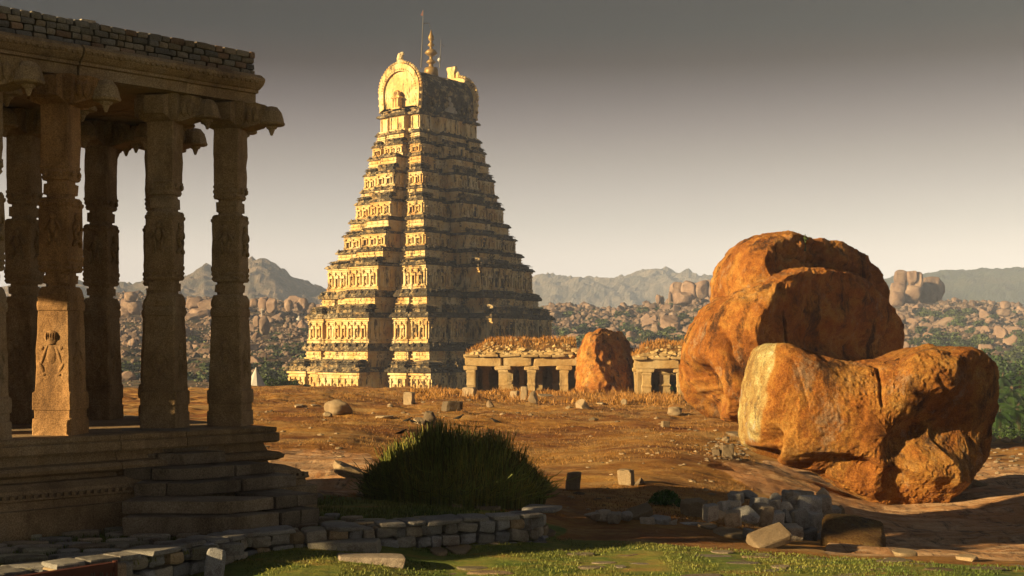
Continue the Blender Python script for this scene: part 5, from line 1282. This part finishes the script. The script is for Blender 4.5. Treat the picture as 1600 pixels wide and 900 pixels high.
range_mesh('mountain_left', [(-200, 470), (100, 452), (185, 443), (240, 440), (270, 444), (300, 433), (320, 424), (345, 433), (370, 425), (392, 409), (410, 407), (430, 413), (450, 425), (470, 436), (490, 444), (530, 452), (620, 475), (760, 500)], 850, 1350, mtn('granite_mountain', (.08, .09, .06), (.22, .17, .12), (.55, .42, .32)), 17, 3.)
range_mesh('mountain_far', [(600, 480), (760, 452), (830, 441), (870, 434), (900, 431), (925, 435), (950, 429), (985, 427), (1010, 434), (1040, 433), (1075, 438), (1110, 446), (1200, 470), (1400, 480)], 1400, 2000, mtn('far_granite', (.10, .10, .08), (.2, .17, .13), (.4, .33, .26)), 22, 4.)
range_mesh('wooded_plateau', [(1250, 470), (1390, 436), (1440, 430), (1470, 423), (1500, 421), (1540, 423), (1580, 420), (1620, 419), (1700, 416), (1900, 412), (2200, 420)], 950, 1500, mtn('wooded_slope', (.025, .04, .02), (.05, .07, .03), (.11, .11, .06)), 5, 3., freq=.05)

# boulders strewn on the hillsides
BV = []
for i in range(8):
    v, f = rock_np(900 + i, 3, 11, .16, .45, .9); m_ = MB(); m_.add(v, f); BV.append(m_.data('hill_boulder', M_FHILL, smooth=False))
rh = random.Random(31); cand = []
def visible_zone(px, py): return (185 < px < 535) or (px > 835 and not (1110 < px < 1385))
ang_list = []
pxs = np.array([rh.uniform(150, 540) if rh.random() < .32 else rh.uniform(835, 1680) for _ in range(19000)]); Ys = np.array([190 + 360 * rh.random() ** .8 for _ in range(19000)])
Zs = hill(pxs, Ys)
for px, Y, z in zip(pxs, Ys, Zs):
    b = .65 if rh.random() < .6 else (1.3 if rh.random() < .8 else (2.4 if rh.random() < .85 else 4.0)); s = .62 * b * rh.uniform(.4, 1.15) * (.25 + Y / 480.)
    if px < 540 and Y < 260: s *= .7
    vis = 0 if (1110 < px < 1385) else s / Y
    cand.append((vis, px, Y, z, s))
cand.sort(key=lambda q: -q[0])
for i, (vis, px, Y, z, s) in enumerate(cand[:285]):
    left = px < 700
    o = inst(BV[i % 8], 'hill_boulder', (PX(px, Y), Y, z + s * .25), (rh.uniform(-.3, .3), rh.uniform(-.3, .3), rh.uniform(0, 6)), (s * rh.uniform(.8, 1.4), s * rh.uniform(.8, 1.3), s * rh.uniform(.6, 1.15)))
    tag(o, 'weathered boulder strewn among many on the hazy hillside %s' % ('behind the pavilion pillars' if left else 'right of the tower'), 'boulder', 'boulders strewn on the hazy hillsides')
sb = MB()
for i, (vis, px, Y, z, s) in enumerate(cand[285:]):
    v, f = ICO[1] if s / Y < .006 else ICO[2]; v = v * (1 + .28 * vnoise(v * 1.5 + i * 3.3, i))[:, None]
    sb.add(rotz(v * np.array([s * rh.uniform(.7, 1.4), s, s * rh.uniform(.6, 1.1)]), rh.uniform(0, 3)) + [PX(px, Y), Y, z + s * .2], f, rh.uniform(.75, 1.2))
o = sb.build('hillside_rubble', M_FHILL); tag(o, 'countless smaller boulders covering the distant hillsides', 'boulders', kind='stuff')
# rock outcrops on the ridges
def outcrop(label, stones, Y, seed):
    r = random.Random(seed); mb = MB(); px0 = sum(s[0] for s in stones) / len(stones); c0 = None
    for (px, py0, py1, w) in stones:
        v, f = rock_np(r.randint(0, 999), 4, 6, .12, .7, .95); v = np.sign(v) * np.abs(v) ** .75; v = v / np.abs(v).max(0); hz = (py1 - py0) / F * Y / 2; hx = w / F * Y / 2
        v[:, 0] += .08 * vnoise(v * 3, seed); mb.add(rotz(v * np.array([hx, hx * .9, hz]), r.uniform(-.3, .3)) + [PX(px, Y), Y + r.uniform(-2, 2), PZ((py0 + py1) / 2, Y)], f, r.uniform(.85, 1.1))
    return solo(mb, 'rock_outcrop', M_FHILL, label, 'rock outcrop', (PX(px0, Y), Y, PZ(stones[0][2], Y)))
outcrop('tall tower-like rock outcrop on the ridge right of the tall boulder', [(1408, 420, 450, 22), (1424, 420, 446, 18), (1434, 424, 450, 16), (1406, 440, 470, 28), (1425, 444, 475, 34), (1400, 455, 480, 24)], 470, 1)
outcrop('dark blocky outcrop adjoining the tower-like one on the right ridge', [(1456, 432, 474, 34), (1464, 436, 470, 26), (1448, 442, 476, 28), (1440, 440, 470, 20)], 480, 2)
outcrop('square rock perched on the far right part of the ridge', [(1568, 470, 485, 16), (1566, 482, 496, 22)], 470, 3)
outcrop('cliff-like outcrop on the ridge left of the tall boulder', [(1058, 440, 474, 24), (1076, 438, 472, 26), (1096, 438, 470, 24), (1114, 435, 470, 26), (1066, 455, 478, 30)], 500, 4)
outcrop('slender standing rocks left of the cliff-like outcrop', [(1028, 460, 476, 8), (1035, 462, 478, 8), (1046, 455, 480, 5)], 500, 5)
outcrop('stacked rounded rocks seen between the pavilion pillars', [(206, 456, 474, 22), (200, 466, 486, 26), (212, 470, 492, 24), (192, 476, 500, 24)], 400, 6)
outcrop('flat-topped rocks between the two right pavilion pillars', [(306, 464, 486, 30), (328, 466, 490, 34), (316, 480, 500, 40), (345, 470, 492, 20)], 420, 7)
outcrop('row of rounded rocks on the crest just right of the last pillar', [(397, 466, 482, 14), (412, 464, 486, 16), (426, 466, 490, 18), (452, 468, 488, 16), (472, 465, 488, 18), (484, 472, 492, 18)], 430, 8)
outcrop('upright brown block on the hillside near the tiny pole', [(414, 492, 524, 18), (402, 493, 512, 12)], 330, 9)
outcrop('big smooth dome of rock low between the right pavilion pillars', [(318, 545, 592, 46), (336, 556, 600, 34)], 290, 10)
outcrop('large brown boulder at the hill foot left of the tower', [(404, 545, 600, 24), (416, 556, 602, 24), (425, 566, 602, 18)], 300, 11)

# small far buildings
def hillpt(px, py):
    Y = np.linspace(192, 540, 500); zh = hill(np.full(500, px), Y, False); k = np.nonzero(PZ(py, Y) <= zh)[0]; k = k[0] if len(k) else 300
    return np.array([PX(px, Y[k]), Y[k], zh[k]])
tw = thing('white_tent', 'small white pointed tent on the ground left of the tower', 'tent', (PX(400, 125), 125, -8)); 
mb = MB(); c = np.array([PX(400, 125), 125, 0]); z1 = PZ(573, 125)
lathe(mb, [(1.35, z1 - 3.4), (1.15, z1 - 2.2), (.75, z1 - 1.5), (.38, z1 - .8), (.12, z1 - .3), (.02, z1)], c, 10); mb.build('canopy', M_WHITE, tw); mb = MB(); tube(mb, [(c[0], c[1], z1 - .1), (c[0], c[1], z1 + .35)], .04, 5); mb.build('pole', M_IRON, tw)
for s in (-1, 1):
    mb = MB(); tube(mb, [(c[0] + s * 1.3, 125, z1 - 3.3), (c[0] + s * 1.3, 125, -9.2)], .06, 5); mb.build('leg', M_IRON, tw)
p = hillpt(399, 521); sh_ = thing('hill_shelter', 'tiny open shelter with pale posts on the hillside right of the pavilion', 'shelter', tuple(p))
mb = MB(); box(mb, p + [0, 0, 2.3], (4.6, 3, .3)); mb.build('roof', plain('shelter_roof', (.3, .2, .15)), sh_)
for s in (-1.9, -.6, .6, 1.9):
    mb = MB(); box(mb, p + [s, -1.2, .9], (.25, .25, 2.5)); mb.build('post', M_WHITE, sh_)
mb = MB(); box(mb, p + [0, 0, .2], (4.8, 3, .5)); mb.build('base', M_WHITE, sh_)
p = hillpt(409, 524); ps = thing('hill_pole', 'thin pale pole standing on the hillside beside the tiny shelter', 'pole', tuple(p)); mb = MB(); tube(mb, [p - [0, 0, 1], p + [0, 0, 42 / F * p[1]]], [.22, .1], 5); mb.build('shaft', M_WHITE, ps); mb = MB(); box(mb, p + [0, 0, 40 / F * p[1]], (1.1, .2, .15)); mb.build('crossarm', M_WHITE, ps)
p = hillpt(467, 509); sr = thing('white_shrine', 'small white domed shrine on the hillside left of the tower', 'shrine', tuple(p)); s = p[1] / F
mb = MB(); box(mb, p + [0, 0, 2 * s], (14 * s, 8 * s, 6 * s)); mb.build('base', M_WHITE, sr); mb = MB(); lathe(mb, [(5 * s, 5 * s), (5.5 * s, 7 * s), (4 * s, 11 * s), (1.5 * s, 13 * s), (.3 * s, 16 * s)], p, 10); mb.build('dome', M_WHITE, sr)
mb = MB(); box(mb, p + [0, -4.05 * s, 1.8 * s], (3 * s, .3 * s, 4 * s)); mb.build('doorway', M_DARK, sr)
p = hillpt(196, 580); wb = thing('white_house', 'small white house glimpsed between two left pavilion pillars', 'house', tuple(p)); s = p[1] / F
mb = MB(); box(mb, p + [0, 0, 4.5 * s], (16 * s, 10 * s, 9 * s)); mb.build('wall', M_WHITE, wb); mb = MB(); box(mb, p + [0, 0, 9.5 * s], (18 * s, 12 * s, 1 * s)); mb.build('roof', M_WHITE, wb)
for q in (-4, 4): mb = MB(); box(mb, p + [q * s, -5.05 * s, 5 * s], (2.4 * s, .3 * s, 2.6 * s)); mb.build('window', M_DARK, wb)
p = hillpt(203, 555); pp = thing('radio_mast', 'thin pale mast standing above the white house', 'mast', tuple(p)); s = p[1] / F; mb = MB(); tube(mb, [p, p + [0, 0, 24 * s]], [.15, .08], 4); mb.build('shaft', M_WHITE, pp); mb = MB(); box(mb, p + [0, 0, 20 * s], (3 * s, .1, .1)); mb.build('crossarm', M_WHITE, pp)

# ---------------------------------------------------------------- trees, palms, shrubs
def crown_data(seed, n, clumps, sq, leaf, mat, name):
    rg = np.random.RandomState(seed); mb = MB(); cc = rg.normal(size=(clumps, 3)); cc /= np.linalg.norm(cc, axis=1)[:, None]; cc *= rg.uniform(.35, .8, (clumps, 1)); cc[:, 2] *= sq; rad_ = rg.uniform(.22, .42, clumps)
    k = rg.randint(0, clumps, n); d = rg.normal(size=(n, 3)); d /= np.linalg.norm(d, axis=1)[:, None]; c = cc[k] + d * (rad_[k] * rg.uniform(.65, 1.08, n))[:, None] * [1, 1, .75]
    leaves(mb, c, rg, leaf, (.3, 1.9), 1.5); return mb.data(name, mat)
CR = [crown_data(50 + i, 2600, 16, .75, .085, M_LEAF, 'crown') for i in range(4)]
SHR = [crown_data(70 + i, 650, 9, .6, .16, M_SHRUB, 'foliage') for i in range(4)]
TM = MB(); rgt = random.Random(3); tube(TM, [(0, 0, 0), (.05, 0, .4), (0, .03, .8), (.02, 0, 1.2)], [.06, .05, .04, .03], 7)
for k in range(5): a = k * 1.26; tube(TM, [(0, .02, .7 + .06 * k), (math.cos(a) * .3, math.sin(a) * .3, 1.1 + .05 * k), (math.cos(a) * .5, math.sin(a) * .5, 1.35)], [.03, .02, .008], 5)
TMd = TM.data('trunk', M_BARK)
def tree(px, Y, zb, r, h, label, i, name='leafy_tree', group='trees in the valley on the right', cat='tree'):
    root = thing(name, label, cat, (PX(px, Y), Y, zb), group=group)
    ORG.pop(root.name, None)
    tr = inst(TMd, 'trunk', (0, 0, 0), (0, 0, i), (r * .9, r * .9, (h - r * .6) / 1.2), root); cr = inst(CR[i % 4], 'crown', (0, 0, h - r * .55), (0, 0, i * 1.3), (r, r, r * .95), root); return root
rv = random.Random(8)
spots = [(1535, 175, 610, 'row'), ]
k = 0
for (px, py_top, Y, r) in [(1545, 588, 150, 4.2), (1575, 584, 155, 4.6), (1605, 580, 158, 4.6), (1640, 585, 150, 5), (1530, 600, 135, 3.6), (1560, 604, 132, 4.0), (1592, 602, 130, 4.2), (1622, 602, 134, 4.4), (1545, 625, 112, 3.2), (1572, 628, 110, 3.2), (1600, 624, 112, 3.6), (1632, 630, 108, 3.6), (1545, 650, 92, 2.4), (1570, 655, 90, 2.3), (1596, 650, 92, 2.6), (1622, 656, 90, 2.6), (1550, 668, 78, 1.7), (1578, 672, 76, 1.6), (1600, 668, 78, 1.8), (1500, 560, 190, 3.5), (1525, 548, 210, 4.0), (1556, 556, 205, 3.6), (1590, 562, 200, 4.2), (1680, 610, 130, 5), (1700, 640, 100, 4)]:
    zb = -9.2 if Y > 66 else -3; zt_ = PZ(py_top, Y); h = zt_ - zb
    tree(px, Y, zb, r, max(h, r * 1.2), 'dark green leafy tree in the dense valley grove right of the split boulder', k); k += 1
PF = MB()
for a in range(16):
    az = a * 2.4; el = .9 - .11 * a; pts = []
    for s in range(8):
        w = s / 7.; pts.append(np.array([math.cos(az) * w * 2.2, math.sin(az) * w * 2.2, math.sin(el) * w * 2.0 - 1.3 * w * w]))
    tube(PF, pts, [.05, .045, .04, .035, .03, .025, .02, .01], 4, .8)
    for s in range(26):
        w = .12 + .88 * s / 26.; j = w * 7; i0 = min(6, int(j)); p = pts[i0] + (pts[i0 + 1] - pts[i0]) * (j - i0); d = np.array([-math.sin(az), math.cos(az), 0]); fw = (pts[i0 + 1] - pts[i0]); fw = fw / np.linalg.norm(fw)
        for q in (-1, 1):
            L_ = .75 * (1 - .5 * abs(w - .4)); e = p + d * q * L_ * .75 + fw * L_ * .45 - np.array([0, 0, .25 * L_]); PF.add([p - fw * .04, p + fw * .05, e], [[0, 1, 2]], .9)
PFd = PF.data('fronds', M_PALM); PT = MB(); tube(PT, [(0, 0, 0), (.15, .05, .4), (.1, .1, .8), (0, .1, 1)], [.22, .17, .15, .16], 7); PTd = PT.data('trunk', M_BARK)
for i, (px, py, Y) in enumerate([(1566, 590, 125), (1582, 612, 104), (1596, 588, 128), (1550, 618, 104), (1612, 606, 112), (1588, 640, 84), (1560, 648, 80), (1545, 590, 128)]):
    root = thing('palm_tree', 'green palm with drooping fronds among the valley trees right of the split boulder', 'palm', (PX(px, Y), Y, -9.2), group='palms in the valley on the right'); ORG.pop(root.name, None)
    h = PZ(py, Y) + 9.2; inst(PTd, 'trunk', (0, 0, 0), (0, 0, i), (1, 1, h), root); inst(PFd, 'fronds', (0, .1, h), (0, 0, i * 1.7), (.75, .75, .8), root)
pr_ = thing('palm_tree', 'palm fronds showing inside the short ruined hall', 'palm', tuple(ground_at(1052, 616)), group=None); ORG.pop(pr_.name, None)
pr_.location = (PX(1054, 91), 91, -1.9); inst(PTd, 'trunk', (0, 0, 0), (0, 0, 0), (.6, .6, .8), pr_); inst(PFd, 'fronds', (0, 0, .8), (0, 0, 1), (.5, .5, .6), pr_)
def shrub(px, py, r, i, label, grp):
    p = hillpt(px, py); o = inst(SHR[i % 4], 'hill_shrub', (p[0], p[1], p[2] + r * .3), (0, 0, i * 1.1), (r, r, r * .8)); tag(o, label, 'shrub', grp)
i = 0
for _ in range(120):
    px = rv.uniform(300, 490); py = rv.choice([rv.uniform(505, 600), rv.uniform(560, 603)]); shrub(px, py, rv.uniform(1.6, 4.2), i, 'grey-green shrub among the rocks on the hillside left of the tower', 'shrubs on the left hillside'); i += 1
for _ in range(14): shrub(rv.uniform(185, 225), rv.uniform(545, 600), rv.uniform(1.5, 3.2), i, 'grey-green shrub on the hillside seen between the left pavilion pillars', 'shrubs behind the pavilion'); i += 1
for _ in range(70):
    px = rv.uniform(845, 1110); py = rv.uniform(485, 545); shrub(px, py, rv.uniform(1.6, 4.5), i, 'pale green shrub among the boulders between tower and tall boulder', 'shrubs between tower and tall boulder'); i += 1
for _ in range(60):
    px = rv.uniform(1430, 1620); py = rv.choice([rv.uniform(490, 560), rv.uniform(530, 585)]); shrub(px, py, rv.uniform(1.6, 4.5), i, 'green shrub among the boulders on the right hillside above the palms', 'shrubs on the right hillside'); i += 1
for j, (px, Y, r) in enumerate([(432, 140, 2.0), (448, 150, 1.8), (462, 170, 2.4), (415, 160, 2.2), (440, 180, 2.6)]):
    tree(px, Y, -9.2, r, PZ(590 + j * 3, Y) + 9.2, 'bright green low tree at the foot of the tower, left side', j, group='low trees left of the tower')

# ---------------------------------------------------------------- haze, sky, sun, camera
bm = bmesh.new(); bmesh.ops.create_cube(bm, size=1); me = bpy.data.meshes.new('haze'); bm.to_mesh(me); bm.free()
hz = bpy.data.objects.new('haze', me); COL.objects.link(hz); HX, HY0, HY1, HZ0, HZ1 = 20000, -300, 2300, -40, 118
hz.scale = (HX, HY1 - HY0, HZ1 - HZ0); hz.location = (0, (HY0 + HY1) / 2, (HZ0 + HZ1) / 2); hz['kind'] = 'stuff'
m = bpy.data.materials.new('haze_air'); m.use_nodes = True; nt = m.node_tree; nt.nodes.clear(); o_ = nt.nodes.new('ShaderNodeOutputMaterial'); v_ = nt.nodes.new('ShaderNodeVolumePrincipled')
v_.inputs['Density'].default_value = HAZE_D; v_.inputs['Color'].default_value = HAZE_C; v_.inputs['Anisotropy'].default_value = -.3
nt.links.new(v_.outputs[0], o_.inputs['Volume']); me.materials.append(m)

w = bpy.data.worlds.new('World'); scene.world = w; w.use_nodes = True; nt = w.node_tree; nt.nodes.clear()
out = nt.nodes.new('ShaderNodeOutputWorld'); bg = nt.nodes.new('ShaderNodeBackground'); nt.links.new(bg.outputs[0], out.inputs[0])
sky = nt.nodes.new('ShaderNodeTexSky'); sky.sky_type = 'NISHITA'; sky.sun_disc = False; sky.sun_elevation = rad(SUN_EL); S = Vector((-.88, -.47, 0)).normalized()
sky.sun_rotation = math.atan2(S.x, S.y) % (2 * math.pi); sky.dust_density = 3; sky.air_density = 1
tc = nt.nodes.new('ShaderNodeTexCoord'); sp = nt.nodes.new('ShaderNodeSeparateXYZ'); nt.links.new(tc.outputs['Generated'], sp.inputs[0])
rp_ = nt.nodes.new('ShaderNodeValToRGB'); nt.links.new(sp.outputs[2], rp_.inputs[0])
els = rp_.color_ramp.elements
while len(els) < len(SKY): els.new(.5)
for e, (p, c) in zip(els, SKY): e.position = p; e.color = (*c, 1)
hs = nt.nodes.new('ShaderNodeHueSaturation'); hs.inputs['Saturation'].default_value = .35; nt.links.new(sky.outputs[0], hs.inputs['Color'])
sc_ = nt.nodes.new('ShaderNodeMix'); sc_.data_type = 'RGBA'; sc_.blend_type = 'MIX'; sc_.inputs[0].default_value = .003
nt.links.new(rp_.outputs[0], sc_.inputs[6]); nt.links.new(hs.outputs[0], sc_.inputs[7])
nt.links.new(sc_.outputs[2], bg.inputs[0]); bg.inputs[1].default_value = SKY_S
d = Vector((S.x * math.cos(rad(SUN_EL)), S.y * math.cos(rad(SUN_EL)), math.sin(rad(SUN_EL))))
sl = bpy.data.lights.new('sun', 'SUN'); sl.energy = SUN_E; sl.angle = rad(.55); sl.color = SUN_C
so = bpy.data.objects.new('sun', sl); COL.objects.link(so); so.rotation_euler = d.to_track_quat('Z', 'Y').to_euler(); so.location = (-30, -20, 30)
cam = bpy.data.cameras.new('camera'); co = bpy.data.objects.new('camera', cam); COL.objects.link(co); co.location = (0, 0, EYE); co.rotation_euler = (math.pi / 2, 0, 0)
cam.sensor_width = 36; cam.lens = 45; cam.shift_y = 90 / 1600.; cam.clip_end = 20000; cam.clip_start = .1; scene.camera = co
scene.view_settings.view_transform = 'Standard'; scene.view_settings.look = 'None'; scene.view_settings.gamma = 1; scene.view_settings.exposure = EXPO
scene.cycles.volume_bounces = 1
